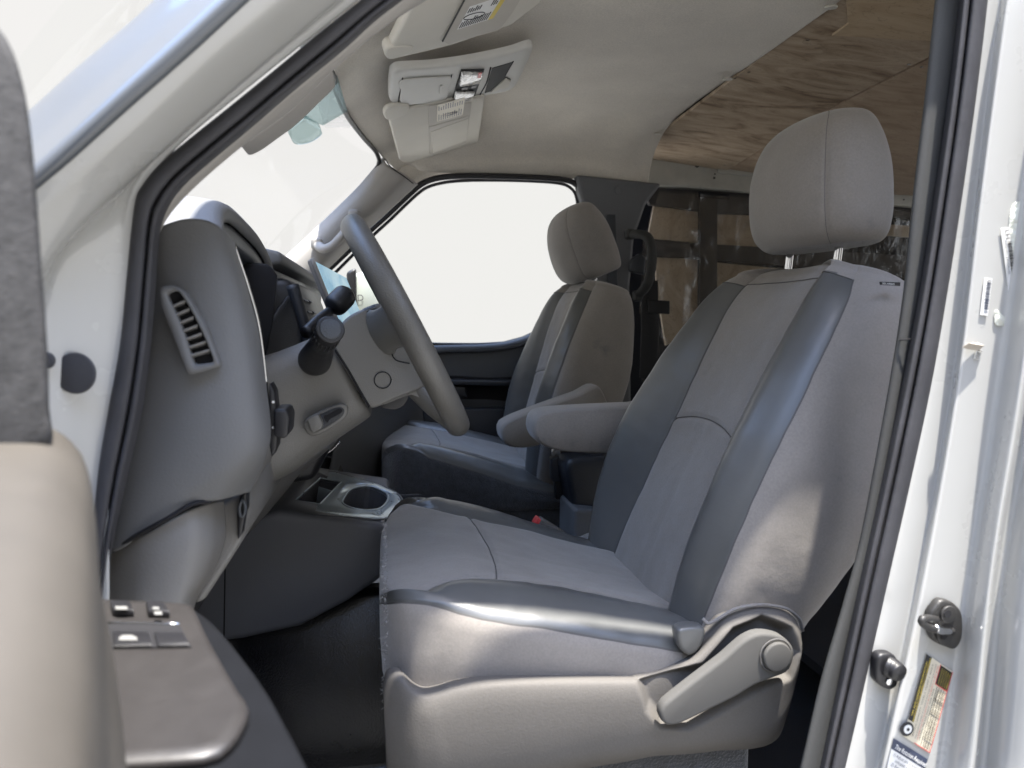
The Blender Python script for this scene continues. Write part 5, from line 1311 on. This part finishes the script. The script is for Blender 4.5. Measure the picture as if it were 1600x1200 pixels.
# mirror sail and window frame (dark, textured)
def sail():
    keys = [(-120, 20), (-40, 20), (0, 52), (24, 92), (40, 150), (50, 220), (57, 300), (64, 400), (70, 480), (75, 560), (77, 640), (77, 700), (0, 720), (-120, 720)]
    P_ = cr([Ds(u, v, .20) for u, v in keys], 80, True)
    c = sum(P_, Vector())/80
    rings = []
    for d, s in ((-.05, .93), (-.047, .965), (-.04, .985), (-.02, 1), (0, 1), (.012, .985), (.016, .96), (.017, .9)):
        rings.append([c+(p-c)*s+sd*d for p in P_])
    ringloft('mirror_sail', rings, M['doorgrey'], dd_)
sail()
# armrest with switches
AZ = -.205
def armrest():
    top = [(120, 930), (165, 938), (230, 942), (290, 946), (318, 960), (345, 985), (382, 1030), (420, 1083), (452, 1140), (486, 1205), (520, 1290), (300, 1400), (100, 1300), (120, 1050)]
    P_ = [Z(u, v, AZ) for u, v in top]; P_ = cr(P_, 90, True); c = sum(P_, Vector())/90
    rings = []
    for dz, s in ((-.14, .93), (-.06, .96), (-.02, .995), (-.008, 1.0), (-.002, .99), (0, .975), (0.0002, .93), (0, .5)):
        rings.append([Vector((c.x+(p.x-c.x)*s, c.y+(p.y-c.y)*s, p.z+dz)) for p in P_])
    ringloft('armrest_body', rings, mat('matte charcoal armrest side', (.007, .0075, .009), .8, spec=.06, var=(20, .2)), dd_)
    pan = [(100, 934), (165, 940), (240, 943), (295, 948), (306, 960), (325, 1000), (350, 1046), (372, 1084), (388, 1108), (386, 1126), (368, 1158), (340, 1182), (300, 1190), (200, 1197), (100, 1197)]
    P2 = [Z(u, v, AZ+.004) for u, v in pan]
    P2 = cr(P2, 80, True); c = sum(P2, Vector())/80
    rings = [[Vector(p)-Vector((0, 0, .004)) for p in P2], [Vector(p) for p in P2], [c.lerp(p, .985)+Vector((0, 0, .002)) for p in P2], [c.lerp(p, .9)+Vector((0, 0, .002)) for p in P2], [c.lerp(p, .3)+Vector((0, 0, .002)) for p in P2]]
    sp = ringloft('switch_panel', rings, M['switch'], dd_)
    z = AZ+.0064
    # raised recess frame and rocker switches
    rec = prism('window_switch_recess', [Z(u, v, z) for u, v in ((166, 975), (280, 977), (299, 1012), (172, 1014))], (0, 0, .0006), M['void'], sp, bev=0)
    prism('window_switch', [Z(u, v, z+.0008) for u, v in ((176, 990), (232, 991), (238, 1011), (178, 1012))], (0, 0, .002), M['black'], sp, bev=.001)
    prism('window_switch', [Z(u, v, z+.0008) for u, v in ((240, 991), (286, 992), (296, 1010), (246, 1011))], (0, 0, .002), M['black'], sp, bev=.001)
    tube('recess_edge', [Z(u, v, z+.001) for u, v in ((164, 973), (222, 974), (280, 975))], .0009, M['chrome'], sp, n=8, seg=6)
    for q_, g in ((((172, 948), (202, 948), (210, 964), (176, 963)), 0), (((228, 949), (256, 950), (266, 966), (232, 965)), 1)):
        prism('lock_switch', [Z(u, v, z) for u, v in q_], (0, 0, .005), M['black'], sp, bev=.0012)
    prism('switch_symbol', [Z(u, v, z+.0056) for u, v in ((180, 948), (198, 948), (200, 953), (181, 953))], (0, 0, .0004), SYM, sp, bev=0)
    prism('switch_symbol', [Z(u, v, z+.0056) for u, v in ((238, 949), (248, 949), (249, 953), (239, 953))], (0, 0, .0004), SYM, sp, bev=0)
    prism('switch_symbol', [Z(u, v, z+.0056) for u, v in ((240, 956), (252, 956), (254, 961), (242, 961))], (0, 0, .0004), SYM, sp, bev=0)
    prism('switch_symbol', [Z(u, v, z+.0032) for u, v in ((186, 997), (192, 993), (206, 993), (214, 997), (215, 1001), (186, 1001))], (0, 0, .0004), SYM, sp, bev=0)
armrest()
